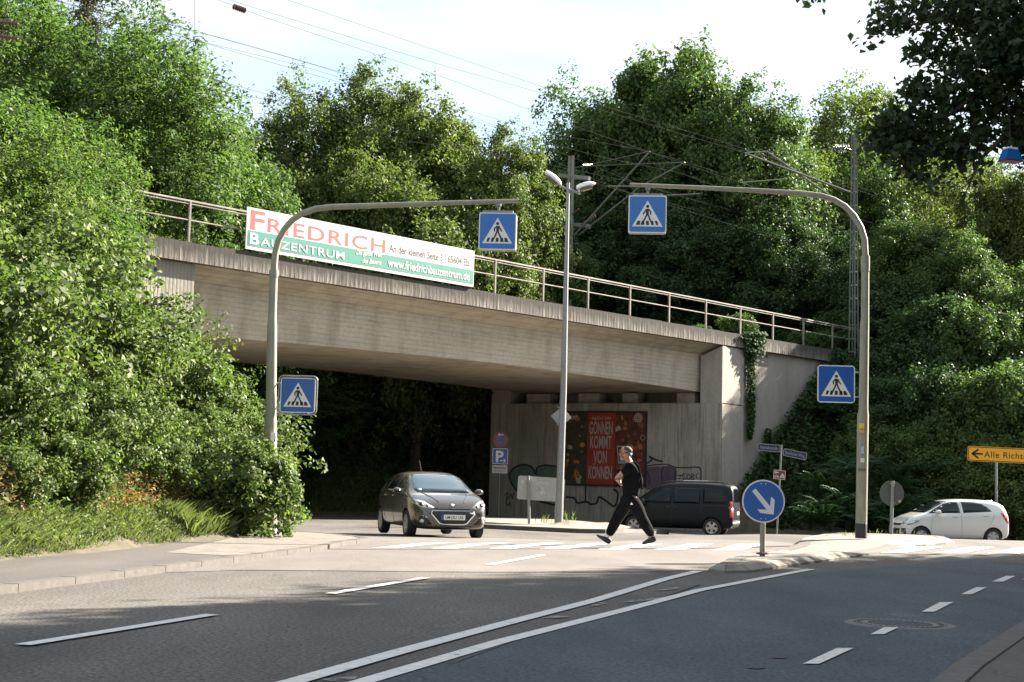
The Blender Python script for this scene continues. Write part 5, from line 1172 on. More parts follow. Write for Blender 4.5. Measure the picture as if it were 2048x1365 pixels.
# ground cover, grass, dry herbs
def scatter_terrain(n, xr, yr, cond, rng, h=.0):
    X = rng.uniform(*xr, n); Y = rng.uniform(*yr, n); k = cond(X, Y); X, Y = X[k], Y[k]; return np.stack([X, Y, zterr(X, Y) + h], 1)
def tl(X, Y): vx = X - N0.x; vy = Y - N0.y; return vx * D_.x + vy * D_.y, vx * N_.x + vy * N_.y
def cover(name, pts, m, leaf, rng, hgt=.3, asp=.65, nz=.6):
    C = pts + np.stack([np.zeros(len(pts)), np.zeros(len(pts)), rng.random(len(pts)) ** 1.5 * hgt], 1); N = unit(np.array([.1, -.35, 1.]) + rng.normal(size=C.shape) * nz)
    V, Q, a_ = leaves(C, N, leaf, asp, rng); o = raw_mesh(name, V, Q, m, a_); return stuff(o)
rng = np.random.default_rng(77)
def cl_left(X, Y):
    xe = np.interp(Y, XE_Y, XE_X); t_, l_ = tl(X, Y); return (X < xe - .6) & (l_ > .1) & (t_ < -14.4) & (X / Y > -.45)
cover('undergrowth', scatter_terrain(150000, (-24, -4), (13, 43), cl_left, rng), M_leaf['near'], .11, rng, .55)
def cl_right(X, Y):
    t_, l_ = tl(X, Y); return (l_ > -.1) & (l_ < 9.6) & (t_ > 12.4) & (zterr(X, Y) > zroad(X, Y) + .02) & (X / Y < .40)
cover('embankment_ivy', scatter_terrain(420000, (8, 40), (48, 84), cl_right, rng), M_leaf['ivy'], .20, rng, .75)
def cl_under(X, Y):
    dL = (X - LP.x) * LN.x + (Y - LP.y) * LN.y; return (dL > .1) & (dL < 8) & (X / Y > -.25) & (X / Y < .02)
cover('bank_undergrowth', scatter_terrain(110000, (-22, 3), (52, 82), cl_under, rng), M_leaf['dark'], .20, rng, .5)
def cl_top(X, Y):
    t_, l_ = tl(X, Y); return (l_ < -10.9) & (l_ > -16) & ((t_ > 12) | (t_ < -16))
cover('trackside_undergrowth', scatter_terrain(60000, (-30, 40), (30, 100), cl_top, rng), M_leaf['mid'], .22, rng, .9)
def blades(name, pts, m, h, wd, rng, lean=.35):
    n = len(pts); q = rng.uniform(0, 6.283, n); d = np.stack([np.cos(q), np.sin(q), np.zeros(n)], 1); H = h * rng.uniform(.5, 1.3, (n, 1)); ln = rng.normal(size=(n, 3)) * lean * H; ln[:, 2] = 0
    up = np.array([0, 0, 1.]); v0 = pts - d * wd / 2; v1 = pts + d * wd / 2; v2 = pts + up * H * .6 + ln * .4 + d * wd * .35; v3 = pts + up * H + ln
    V = np.stack([v0, v1, v2, v3], 1).reshape(-1, 3); return stuff(raw_mesh(name, V, np.arange(4 * n).reshape(n, 4), m, rng.random(n)))
def edge_pts(n, ya, yb, d0, d1, rng):
    Y = rng.uniform(ya, yb, n); xe = np.interp(Y, XE_Y, XE_X) - .12; X = xe - rng.uniform(d0, d1, n); return X, Y
def noise2(X, Y, s): return .5 + .25 * (np.sin(X * s * 1.7 + 1.3) + np.sin(Y * s + X * s * .6)) 
X, Y = edge_pts(20000, 12.5, 26, -.10, .7, rng); k = noise2(X, Y, 1.9) > rng.random(len(X)) * .8; pts = np.stack([X, Y, zterr(X, Y)], 1)
blades('grass', pts[k], M_leaf['grass'], .11, .009, rng, .6)
X, Y = edge_pts(4000, 21.5, 25.0, -.05, .5, rng); pts = np.stack([X, Y, zterr(X, Y)], 1); blades('grass', pts, M_leaf['grass'], .22, .009, rng, .5)
X, Y = edge_pts(30000, 16.5, 24.5, .7, 2.6, rng); k = noise2(X * 1.5 + 2, Y * 2.1, 1.3) > .55; pts = np.stack([X, Y, zterr(X, Y)], 1)[k]; blades('dry_grass', pts, M_leaf['dry'], .13, .008, rng, 1.0)
X, Y = edge_pts(16000, 12.5, 22, .0, 1.6, rng); cover('low_weeds', np.stack([X, Y, zterr(X, Y)], 1), M_leaf['near'], .055, rng, .12)
X, Y = edge_pts(90000, 12.5, 24.8, .5, 4.2, rng); k = noise2(X * 1.3, Y * 1.7, 1.1) > .42; X, Y = X[k], Y[k]; cover('dry_weeds', np.stack([X, Y, zterr(X, Y)], 1), M_leaf['dry'], .05, rng, .55)
# verge beyond the side road
n = 16000; s_ = rng.uniform(-2, 13, n); d_ = rng.uniform(-.1, 1.6, n); X = LP.x + LD.x * s_ + LN.x * d_; Y = LP.y + LD.y * s_ + LN.y * d_
blades('verge_grass', np.stack([X, Y, np.maximum(zterr(X, Y), zroad(X, Y))], 1), M_leaf['grass'], .35, .04, rng)
# tufts on islands
def tuft(px, py, Y, n, h, label, spread=.12):
    n = max(7, int(n * .13)); h = h * .75
    q = P(px, py, Y); r_ = np.random.default_rng(int(px)); pts = np.stack([r_.normal(0, spread, n), r_.normal(0, spread * .5, n), np.zeros(n)], 1)
    qd = r_.uniform(0, 6.283, n); d = np.stack([np.cos(qd), np.sin(qd), np.zeros(n)], 1); H = h * r_.uniform(.4, 1.2, (n, 1)); ln = d * H * r_.uniform(0, .7, (n, 1))
    n_=max(8,n//3); v0 = pts - d[:, [1, 0, 2]] * .005; v1 = pts + d[:, [1, 0, 2]] * .005; v3 = pts + np.array([0, 0, 1.]) * H + ln; v2 = pts + np.array([0, 0, .6]) * H + ln * .3 + d[:, [1, 0, 2]] * .005
    o = raw_mesh('grass_tuft', np.stack([v0, v1, v2, v3], 1).reshape(-1, 3), np.arange(4 * n).reshape(n, 4), M_leaf['grass'], r_.random(n), None, tuple(q)); return tag(o, label, 'grass tuft', 'grass tufts on the islands')
for (px, py, Y, n, h, lb, sp) in ((1084, 1047, 43, 90, .40, 'grass tuft between the board post and the street lamp', .16), (1105, 1048, 43, 50, .22, 'small tuft left of the lamp foot', .15), (1131, 1044, 43, 90, .42, 'tall grass tuft right of the lamp foot', .10), (1147, 1043, 43.2, 110, .38, 'second grass tuft right of the lamp foot', .16),
    (1693, 1072, 28.5, 90, .14, 'low grass tuft left of the black mast foot', .18), (1748, 1067, 30, 70, .12, 'low grass tuft right of the black mast foot', .2), (1805, 1068, 31, 60, .12, 'low grass by the post of the round grey sign', .2), (1730, 1074, 27.6, 40, .08, 'tiny tuft touching the black mast foot', .06),
    (1590, 1136, 19.8, 70, .06, 'tiny grass in the kerb joint of the island nose', .09), (1640, 1126, 21.5, 70, .06, 'tiny grass along the island kerb', .12), (1400, 1152, 17.8, 100, .05, 'moss and grass in the gutter before the island nose', .16)):
    tuft(px, py, Y, n, h, lb, sp)
# ferns on the right embankment
def fern_mesh():
    r_ = np.random.default_rng(9); Cs = []; Ns = []; Ls = []
    Vs = []; 
    for i in range(13):
        q = 2 * math.pi * i / 13 + r_.uniform(-.2, .2); L = r_.uniform(.6, .9)
        for s in np.linspace(.12, 1, 16):
            x = L * s; z = .55 * math.sin(min(1, s * .85) * 2.2) * L; c = np.array([math.cos(q) * x, math.sin(q) * x, z]); side = np.array([-math.sin(q), math.cos(q), 0]); w_ = .15 * (1 - s) ** .7 + .02
            fw = np.array([math.cos(q), math.sin(q), 0]) * .028
            for sg in (-1, 1): Vs += [c - fw, c + side * sg * w_ * .5 + fw * .4, c + side * sg * w_ - np.array([0, 0, .03]), c + side * sg * w_ * .5 - fw * 1.2]
    V = np.array(Vs); return V, np.arange(len(V)).reshape(-1, 4)
fV, fQ = fern_mesh(); fr0 = None; rg = random.Random(12)
for i in range(34):
    px = rg.uniform(1590, 1900); py = rg.uniform(930, 1060); Y = 51.5 + (1060 - py) / 130 * 5 + rg.uniform(0, 1.2); q = P(px, py, Y); z = zt1(q.x, q.y)
    if fr0 is None: fr0 = raw_mesh('fern', fV, fQ, M_leaf['fern'], np.random.default_rng(1).random(len(fQ))); o = fr0
    else: o = fr0.copy(); COL.objects.link(o)
    o.location = (q.x, q.y, max(z, q.z - .2) + .15); o.rotation_euler = (rg.uniform(-.3, .3), rg.uniform(-.3, .3), rg.uniform(0, 6)); s = rg.uniform(.9, 1.5); o.scale = (s, s, s)
    tag(o, 'arching green fern on the shaded foot of the right embankment', 'fern', 'ferns on the right embankment')
# ivy hanging over the wing wall
r_ = np.random.default_rng(3); Cs = []
poly = [(1497, 665, 14), (1500, 700, 13), (1502, 740, 12), (1504, 780, 11), (1503, 820, 10), (1502, 850, 8), (1500, 878, 5)]
for (x, y, hw), (x2, y2, hw2) in zip(poly[:-1], poly[1:]):
    for _ in range(330):
        f = r_.random(); px = x + (x2 - x) * f + r_.normal() * (hw + (hw2 - hw) * f) * .33; py = y + (y2 - y) * f; l_ = .03 if py < 706 else -.15; q = PL(px, py, l_ + r_.uniform(0, .1)); Cs.append(tuple(q))
for _ in range(420): q = PL(1520 + r_.normal() * 7, 665 + abs(r_.normal()) * 22, .05 + r_.uniform(0, .15)); Cs.append(tuple(q))
for _ in range(160): q = PL(1538 + r_.normal() * 5, 880 + r_.normal() * 12, -.18 + r_.uniform(0, .1)); Cs.append(tuple(q))
C = np.array(Cs); N = unit(np.array([.7, -.6, .5]) + r_.normal(size=C.shape) * .4); V, Q, a_ = leaves(C, N, .16, .8, r_)
o = raw_mesh('ivy', V, Q, M_leaf['ivy'], a_); tag(o, 'dark ivy hanging from the parapet down the right pilaster', 'ivy')
for i, (px, py, Y, s) in enumerate([(1478, 668, 63.5, .62), (1400, 670, 62, .3), (1655, 690, 69, .6), (1600, 680, 67.5, .5)]):
    q = P(px, py, Y); place('shrubA', 'mid', q.x, q.y, 7.4, s, s * .9, i, 'shrub', 'small sunlit bush growing between the tracks and the right railing', 'shrub', 'bushes behind the right railing')

# overhanging tree at the upper right and its shading neighbours outside the frame
def overhang():
    rng = np.random.default_rng(41); base = Vector((7.6, 12.0, 0.1)); o = thing('overhanging_tree', 'dark leafy branches hanging into the upper right corner from a near tree', 'tree', tuple(base))
    fine = [(1990, 40, 14.5, .62, .5), (1880, 30, 14, .42, .24), (1800, 10, 14, .3, .16), (2060, 150, 14, .6, .6), (1960, 150, 14, .45, .4), (1880, 250, 14.2, .52, .36), (1990, 230, 14.2, .5, .40), (1815, 270, 14, .27, .22), (1850, 200, 14, .3, .2), (1790, 235, 14, .14, .1), (1900, 310, 14, .3, .16), (1765, 270, 14, .24, .2), (1800, 325, 14, .24, .14), (1850, 360, 14, .16, .1), (2080, 60, 13.5, .6, .6), (1840, 170, 14, .22, .16), (1945, 330, 14, .13, .12), (2070, 300, 14, .32, .3),
            (1770, 50, 14, .22, .10), (1725, 90, 14, .14, .05), (1735, 45, 14, .16, .06), (1860, 100, 14, .24, .10), (2030, -60, 14, .9, .5), (1620, 2, 14, .16, .04), (1560, 2, 14, .12, .03), (1760, 190, 14, .05, .03), (1935, 395, 14, .10, .04)]
    fine = [f for f in fine if not (f[0] == 1760)]
    lob = []
    for (px, py, Y, rx, rz) in fine: q = P(px, py, Y) - base; lob.append((q.x, q.y, q.z, rx, rx * .9, rz))
    lobes = np.array(lob); wt = lobes[:, 3] * lobes[:, 5]; wt /= wt.sum(); ncl = 1300; idx = rng.choice(len(lobes), ncl, p=wt)
    u = unit(rng.normal(size=(ncl, 3))); r2 = rng.random((ncl, 1)) ** .4; c = lobes[idx, :3] + u * lobes[idx, 3:6] * r2
    per = 9; C = np.repeat(c, per, 0) + rng.normal(size=(ncl * per, 3)) * .055; N = unit(rng.normal(size=C.shape) * .8 + np.array([-.3, -.7, .45])); V, Q, a_ = leaves(C, N, .088, .62, rng)
    big = [(1.8, .5, 6.6, 2.6, 2.4, 1.7), (4.2, 1.8, 7.5, 3, 3, 2), (.9, 2.2, 8.8, 1.9, 2.2, 1.4), (3.2, 4.5, 8, 2.6, 2.6, 1.8), (.6, -3.2, 6.6, 2.4, 2.4, 1.6), (3.5, -1.5, 9, 3, 3, 2), (-.9, -4.0, 6.6, 1.8, 2.2, 1.3)]
    C2, N2 = clusters(big, 2600, 16, .35, rng, low=.6, shell=(.3, 1.05)); pxk = C2 + np.array(base); k = pxk[:, 0] / np.maximum(.1, pxk[:, 1]) > .362; C2, N2 = C2[k], N2[k]
    k = np.arange(len(C2)); V2, Q2, a2 = leaves(C2, N2, .24, .6, rng)
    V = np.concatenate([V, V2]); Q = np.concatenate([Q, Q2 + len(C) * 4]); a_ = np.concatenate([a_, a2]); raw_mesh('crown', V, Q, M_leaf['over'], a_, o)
    m = MB(); b = base; m.tube([b, b + Vector((.1, .1, 3)), b + Vector((.0, .3, 6.5)), b + Vector((.2, .2, 9.5))], [.28, .24, .18, .08], 10)
    j = b + Vector((0, .2, 4.6))
    for l in ([(2120, 60, 13.6), (1990, 60, 14.3), (1880, 40, 14), (1770, 60, 14)], [(2140, 160, 13.6), (2000, 150, 14), (1900, 230, 14), (1830, 270, 14)], [(2110, 200, 13.6), (2020, 260, 14), (1960, 320, 14), (1930, 390, 14)], [(2100, -40, 13.6), (1900, -30, 14), (1700, -20, 14), (1560, -2, 14)]):
        pts = [j] + [P(*q) for q in l]; m.tube(pts, [.10, .05, .03, .015, .006], 6)
        for p_, p2 in zip(pts[1:-1], pts[2:]):
            for _ in range(5):
                s = p_.lerp(p2, rnd.random()); e = s + Vector((rnd.uniform(-.25, .15), rnd.uniform(-.1, .1), rnd.uniform(-.22, .2))); m.tube([s, e], [.008, .003], 4)
    m.build('trunk', M_bark, o)
overhang()
PROTO_far = [(14.8, 20.5, 11, 'broadA', 1.15, 1.05), (20.0, 26.5, 11.5, 'broadB', 1.15, 1.05), (19, 17, 12, 'broadA', 1.25, 1.1), (12.5, 9.5, 11, 'broadB', 1.0, .95), (25, 31, 12, 'broadA', 1.1, 1.05), (26, 23, 12, 'broadB', 1.2, 1.1)]
for i, (X, Y, h, kx, sx, sz) in enumerate(PROTO_far):
    if (X - 4.4 * sx * 1.0) / Y < .37: sx = max(.55, (X - .372 * Y) / 4.6)
    place(kx, 'over', X, Y, 0, sx, sz, i * 1.7, 'tree', 'roadside tree outside the right picture edge that shades the road', 'tree', 'roadside trees outside the frame')
# ------------------------------------------------------------------ vehicles
def evalmesh(o):
    dg = DG(); dg.update(); me = bpy.data.meshes.new_from_object(o.evaluated_get(dg)); return me
M_glass = mat('car_glass', (.008, .013, .015), .05, spec=.45)
M_glassb = mat('car_windscreen', (.03, .06, .075), .03, spec=1, coat=1)
M_rub = mat('tyre_rubber', (.018, .018, .018), .8)
M_trim = mat('black_trim', (.015, .015, .016), .5)
M_chrome = mat('chrome', (.75, .74, .72), .15, metal=.9)
M_alloy = mat('alloy', (.42, .42, .42), .3, metal=.6)
M_hl = mat('headlamp_glass', (.55, .56, .55), .08, metal=.4, coat=1)
M_tl = mat('tail_lamp', (.55, .02, .015), .15, coat=1)
M_plate = mat('plate_white', (.72, .72, .70), .4)
def car(name, label, cat, paint, st, axles, wheel, half_track, loc, heading, group=None, spokes=5, arch=1.14):
    """st rows: x, zbot, ztop, zbelt, half width at belt, half width at roof; x forward"""
    root = thing(name, label, cat, tuple(loc), group, world=False); root.rotation_euler = (0, 0, heading)
    st = np.array(st); n = len(st); vs = []; fs = []; K = 9
    for (x, zb, zt, zl, wb, wt) in st:
        hs = [(0, zb), (wb * .80, zb), (wb * .96, zb + .06), (wb * 1.0, zb + .45 * (zl - zb)), (wb * .985, zl - .05), (wb * .95, zl + .015), (wt + (wb - wt) * .12, zt - .10 * min(1, (zt - zl) / .3)), (wt * .80, zt - .012), (0, zt)]
        for (y, z) in hs: vs.append((x, y, z))
        for (y, z) in hs[1:-1]: vs.append((x, -y, z))
    R1 = 2 * K - 2
    def idx(i, j, s):   # ring order
        return i * R1 + j
    order = list(range(K)) + [K + (K - 3 - q) for q in range(K - 2)]
    for i in range(n - 1):
        for q in range(len(order)):
            a, b = order[q], order[(q + 1) % len(order)]; fs.append((i * R1 + a, i * R1 + b, (i + 1) * R1 + b, (i + 1) * R1 + a))
    fs.append(tuple(order[::-1])); fs.append(tuple((n - 1) * R1 + o_ for o_ in order))
    me = bpy.data.meshes.new('tmp'); me.from_pydata(vs, [], fs); me.update()
    bm = bmesh.new(); bm.from_mesh(me); bmesh.ops.recalc_face_normals(bm, faces=bm.faces); bm.to_mesh(me); bm.free()
    tmp = bpy.data.objects.new('tmp', me); COL.objects.link(tmp); me.materials.append(paint); me.materials.append(M_trim)
    ss = tmp.modifiers.new('s', 'SUBSURF'); ss.levels = 2; ss.render_levels = 2
    cb = MB()
    for ax in axles:
        for sg in (-1, 1): cb.tube([(ax, sg * (half_track + .35), wheel), (ax, sg * (half_track - .24), wheel)], wheel * arch, 28)
    cut = cb.build('cut', M_trim, None); bo = tmp.modifiers.new('b', 'BOOLEAN'); bo.object = cut; bo.operation = 'DIFFERENCE'; bo.solver = 'EXACT'
    try: bo.material_mode = 'TRANSFER'
    except Exception: pass
    bme = evalmesh(tmp); bpy.data.objects.remove(tmp); bpy.data.objects.remove(cut)
    bme.polygons.foreach_set('use_smooth', [True] * len(bme.polygons))
    try: bme.set_sharp_from_angle(angle=R_(38))
    except Exception: pass
    body = bpy.data.objects.new('body', bme); COL.objects.link(body); body.parent = root
    bvh = BVHTree.FromPolygons([v.co for v in bme.vertices], [p.vertices for p in bme.polygons])
    def patch(pname, poly, axis_, m, sgn=1, off=.006, parent=None, step=.09):
        """project an outline drawn in side (x,z), front/rear (y,z) or top (x,y) view onto the body"""
        bm = bmesh.new(); vv = [bm.verts.new((p[0], p[1], 0)) for p in poly]; bm.faces.new(vv)
        for a in (0, 1):
            lo_ = min(p[a] for p in poly); hi_ = max(p[a] for p in poly); c = lo_ + step
            while c < hi_:
                co = (c, 0, 0) if a == 0 else (0, c, 0); no = (1, 0, 0) if a == 0 else (0, 1, 0)
                bmesh.ops.bisect_plane(bm, geom=bm.verts[:] + bm.edges[:] + bm.faces[:], plane_co=co, plane_no=no); c += step
        bmesh.ops.triangulate(bm, faces=[f for f in bm.faces if len(f.verts) > 4])
        bad = []
        for v in bm.verts:
            a, b = v.co.x, v.co.y
            if axis_ == 'side': o_ = Vector((a, sgn * 3, b)); d = Vector((0, -sgn, 0))
            elif axis_ == 'end': o_ = Vector((sgn * 5, a, b)); d = Vector((-sgn, 0, 0))
            else: o_ = Vector((a, b, 4)); d = Vector((0, 0, -1))
            h = bvh.ray_cast(o_, d)
            if h[0] is None: bad.append(v); continue
            nn = h[1]
            if nn.dot(d) > 0: nn = -nn
            v.co = h[0] + nn * off
        bmesh.ops.delete(bm, geom=bad, context='VERTS')
        # thickness: lower rim back into the body
        be = [e for e in bm.edges if e.is_boundary]; r = bmesh.ops.extrude_edge_only(bm, edges=be)
        for v in [g for g in r['geom'] if isinstance(g, bmesh.types.BMVert)]:
            v.co -= Vector((0, sgn * .012, 0)) if axis_ == 'side' else (Vector((sgn * .012, 0, 0)) if axis_ == 'end' else Vector((0, 0, .012)))
        bmesh.ops.recalc_face_normals(bm, faces=bm.faces)
        pm = bpy.data.meshes.new(pname); bm.to_mesh(pm); bm.free(); pm.materials.append(m); pm.polygons.foreach_set('use_smooth', [True] * len(pm.polygons))
        o_ = bpy.data.objects.new(pname, pm); COL.objects.link(o_); o_.parent = parent or root; return o_
    def line(pname, pts, axis_, m, sgn=1, wd=.012, off=.004, parent=None):
        out_ = []
        P2 = []
        for a, b in zip(pts[:-1], pts[1:]):
            k = max(1, int(math.dist(a, b) / .08))
            for i in range(k): P2.append((a[0] + (b[0] - a[0]) * i / k, a[1] + (b[1] - a[1]) * i / k))
        P2.append(pts[-1])
        for a, b in P2:
            if axis_ == 'side': o_ = Vector((a, sgn * 3, b)); d = Vector((0, -sgn, 0))
            elif axis_ == 'end': o_ = Vector((sgn * 5, a, b)); d = Vector((-sgn, 0, 0))
            else: o_ = Vector((a, b, 4)); d = Vector((0, 0, -1))
            h = bvh.ray_cast(o_, d)
            if h[0] is not None: out_.append(h[0] - d * off * .2)
        if len(out_) < 2: return None
        o_ = MB().tube(out_, wd / 2, 6).build(pname, m, None); o_.parent = parent or root; return o_
    for ax in axles:
        for sg in (-1, 1):
            cx = Vector((ax, sg * half_track, wheel)); Mw = Matrix.Translation(cx) @ Matrix.Rotation(-sg * math.pi / 2, 4, 'X')
            hub = MB().lathe([(0, -.10), (wheel * .60, -.10), (wheel * .60, -.02), (wheel * .2, .0), (0, .0)], Mw, 24).build('wheel', M_trim, None, smooth=True); hub.parent = root
            ty = MB().lathe([(wheel * .62, -.10), (wheel * .9, -.105), (wheel, -.08), (wheel, .055), (wheel * .93, .085), (wheel * .66, .088), (wheel * .62, .06)], Mw, 36).build('tyre', M_rub, None, smooth=True); ty.parent = hub
            rm = MB().lathe([(wheel * .64, .07), (wheel * .64, .085), (wheel * .57, .08), (wheel * .56, .05)], Mw, 30)
            for k_ in range(spokes):
                q = 2 * math.pi * k_ / spokes + .3; R2 = Matrix.Rotation(q, 4, 'Z')
                pts = [(wheel * .10, -.035), (wheel * .58, -.055 if spokes < 7 else -.028), (wheel * .58, .055 if spokes < 7 else .028), (wheel * .10, .035)]
                rm.add([Mw @ R2 @ Vector((a, b, .075)) for a, b in pts] + [Mw @ R2 @ Vector((a, b, .045)) for a, b in pts], [(0, 1, 2, 3), (7, 6, 5, 4), (0, 4, 5, 1), (1, 5, 6, 2), (2, 6, 7, 3), (3, 7, 4, 0)])
            rm.lathe([(wheel * .17, .05), (wheel * .16, .085), (0, .09)], Mw, 14)
            ro = rm.build('rim', M_alloy, None); ro.parent = hub
    return root, body, patch, line, bvh
def mirror(root, x, y, z, sg, m, size=(.11, .16, .12)):
    mb = MB(); vs = []
    prof = [(-.06, .55), (-.03, .95), (.03, 1.0), (.10, .75), (.14, .3)]
    seg = 12; fs = []
    for (dx, s_) in prof:
        for q in range(seg):
            a = 2 * math.pi * q / seg; vs.append(Vector((x + dx * size[0] / .11, y + sg * size[1] * .5 + math.cos(a) * size[1] * .62 * s_, z + math.sin(a) * size[2] * .55 * s_)))
    for i in range(len(prof) - 1):
        for q in range(seg): fs.append((i * seg + q, i * seg + (q + 1) % seg, (i + 1) * seg + (q + 1) % seg, (i + 1) * seg + q))
    fs += [tuple(range(seg)), tuple((len(prof) - 1) * seg + q for q in range(seg))]
    mb.add(vs, fs); mb.box((x, y - sg * .02, z - .04), (.06, .14, .03)); o = mb.build('wing_mirror', m, None, smooth=True); o.parent = root; return o
def local_text(s, size, m, M, parent, **k): return text(s, size, m, M, parent, **k)

# dark grey hatchback turning out of the underpass
paint = mat('paint_brown_grey', (.085, .076, .072), .25, metal=.5, coat=1, var=.05, scale=2)
stA = [(-1.93, .46, .84, .78, .56, .46), (-1.88, .32, 1.0, .90, .72, .58), (-1.78, .25, 1.20, .97, .82, .60), (-1.62, .23, 1.34, .98, .85, .60), (-1.3, .21, 1.42, .98, .87, .60), (-.8, .20, 1.462, .975, .875, .61), (-.2, .20, 1.465, .96, .875, .62), (.25, .20, 1.42, .95, .875, .61), (.62, .20, 1.28, .94, .87, .63), (.98, .20, 1.08, .935, .86, .68), (1.15, .20, 1.00, .92, .855, .72),
       (1.4, .20, .95, .87, .85, .72), (1.7, .20, .87, .80, .82, .68), (1.88, .21, .78, .70, .77, .62), (1.99, .24, .66, .60, .68, .55), (2.04, .28, .54, .50, .58, .48)]
fa = P(897, 1071, 32.0); ra = P(815, 1069, 34.4)
head = Vector((.30, -.954)); Y0 = 33.1; c = P(858, 1068, Y0)
zg = float(zroad(c.x, c.y)) + .006
root, body, patch, line, bvh = car('parked_hatchback', 'x', 'car', paint, stA, (1.22, -1.32), .305, .76, (c.x, c.y, zg), math.atan2(head.y, head.x), spokes=9)
root.name = 'hatchback'; root['label'] = 'dark grey-brown hatchback coming out from under the bridge, front towards us'
patch('windscreen', [(-.58, .99), (.58, .99), (.62, 1.06), (.52, 1.36), (.46, 1.39), (-.46, 1.39), (-.52, 1.36), (-.62, 1.06)], 'end', M_glassb, 1, .006)
for sg in (-1, 1):
    patch('side_window', [(.80, 1.0), (.10, .995), (.10, 1.34), (.28, 1.32), (.62, 1.15)], 'side', M_glass, sg, .006)
    patch('side_window', [(.03, .995), (-.78, 1.01), (-.72, 1.32), (-.3, 1.365), (.03, 1.35)], 'side', M_glass, sg, .006)
    patch('side_window', [(-.85, 1.02), (-1.2, 1.10), (-1.1, 1.23), (-.83, 1.30)], 'side', M_glass, sg, .006)
    for pts in ([(.88, .32), (.92, .6), (.86, .94)], [(.05, .30), (.06, .96)], [(-.78, .34), (-.92, .7), (-.80, .97)]): line('door_gap', pts, 'side', M_trim, sg, .010)
    patch('sill_trim', [(.80, .24), (-.90, .24), (-.90, .29), (.80, .29)], 'side', M_trim, sg, .004)
    MB_ = MB()
    for hx in (-.05, -.82): o = line('door_handle', [(hx, .90), (hx + .16, .905)], 'side', paint, sg, .03, .05)
    hl = patch('headlight', [(sg * .60, .80), (sg * .76, .84), (sg * .84, .88), (sg * .80, .76), (sg * .70, .675), (sg * .52, .645), (sg * .40, .665), (sg * .50, .73)][::sg], 'end', M_hl, 1, .008)
    patch('lamp_unit', [(sg * (.67 + .045 * math.cos(a)), .735 + .04 * math.sin(a)) for a in np.linspace(0, 6.28, 13)[:-1]], 'end', M_trim, 1, .012, hl)
    patch('lamp_unit', [(sg * (.55 + .035 * math.cos(a)), .695 + .028 * math.sin(a)) for a in np.linspace(0, 6.28, 13)[:-1]], 'end', M_trim, 1, .012, hl)
    fg = patch('fog_recess', [(sg * .80, .47), (sg * .62, .50), (sg * .46, .34), (sg * .48, .315), (sg * .76, .33)][::sg], 'end', M_trim, 1, .006)
    patch('fog_lamp', [(sg * (.67 + .04 * math.cos(a)), .385 + .04 * math.sin(a)) for a in np.linspace(0, 6.28, 13)[:-1]], 'end', M_hl, 1, .012, fg)
    line('chrome_strip', [(sg * .66, .50), (sg * .57, .46), (sg * .47, .36)], 'end', M_chrome, 1, .022)
    mirror(root, .70, sg * .86, 1.02, sg, paint)
    line('bonnet_crease', [(1.15, sg * .52), (1.5, sg * .42), (1.85, sg * .28)], 'top', paint, 1, .022)
gr = patch('grille', [(-.44, .60), (.44, .60), (.46, .54), (.28, .35), (.22, .335), (-.22, .335), (-.28, .35), (-.46, .54)], 'end', M_trim, 1, .010)
line('chrome_frame', [(-.45, .61), (.45, .61), (.475, .54), (.30, .345), (.22, .325), (-.22, .325), (-.30, .345), (-.475, .54), (-.45, .61)], 'end', M_chrome, 1, .028, .012, gr)
patch('upper_slot', [(-.42, .665), (.42, .665), (.40, .635), (-.40, .635)], 'end', M_trim, 1, .006)
patch('lower_intake', [(-.42, .295), (.42, .295), (.38, .245), (-.38, .245)], 'end', M_trim, 1, .006)
patch('badge', [(-.03, .70), (.03, .70), (.035, .745), (0, .765), (-.035, .745)], 'end', M_chrome, 1, .01)
line('wiper', [(-.5, 1.01), (-.1, 1.02), (.35, 1.0)], 'end', M_trim, 1, .018)
xp = max(v.co.x for v in body.data.vertices) + .012
pl = MB(); pl.box((xp, 0, .475), (.012, .52, .11)); plo = pl.build('number_plate', M_plate, None); plo.parent = root
pl = MB(); pl.box((xp + .004, -.237, .475), (.010, .045, .11)); o = pl.build('blue_strip', M_blue, None); o.parent = plo
Mt = Matrix.Translation((xp + .010, .0, .445)) @ Matrix(((0, -1, 0, 0), (1, 0, 0, 0), (0, 0, 1, 0), (0, 0, 0, 1)))
o = text('LM·DU 155', .088, M_blk, Mt @ Matrix.Translation((.018, 0, 0)), None, 'plate_text', .96, .006, 'CENTER', .002); o.parent = plo
m = MB(); m.tube([(-.9, 0, 1.46), (-1.12, 0, 1.70)], .008, 6); o = m.build('aerial', M_trim, None); o.parent = root
# a pale inspection sticker / sun visor seen in the windscreen
patch('sticker', [(-.56, 1.02), (-.47, 1.02), (-.47, 1.06), (-.56, 1.06)], 'end', mat('sticker_cyan', (.25, .55, .62), .4), 1, .010)

# dark van under the bridge
paintv = mat('paint_dark_blue_grey', (.006, .008, .010), .4, spec=.2)
M_glv = mat('van_glass', (.005, .007, .008), .08, spec=.25)
stB = [(-2.10, .50, .95, .90, .66, .60), (-2.09, .36, 1.50, 1.0, .83, .70), (-2.05, .28, 1.72, 1.06, .895, .72), (-1.9, .25, 1.79, 1.07, .91, .73), (-1.3, .24, 1.82, 1.07, .915, .74), (-.5, .23, 1.83, 1.06, .915, .74), (.2, .23, 1.80, 1.05, .915, .73), (.65, .23, 1.66, 1.04, .91, .68), (1.0, .23, 1.42, 1.03, .90, .70), (1.3, .23, 1.17, 1.02, .885, .74),
       (1.5, .24, 1.10, .98, .87, .74), (1.8, .24, 1.0, .88, .83, .70), (2.0, .27, .85, .74, .74, .60), (2.10, .34, .62, .56, .58, .45)]
hd = Vector((-.956, .293)); rw = P(1424, 1060, 49.6); ax_r = -1.38
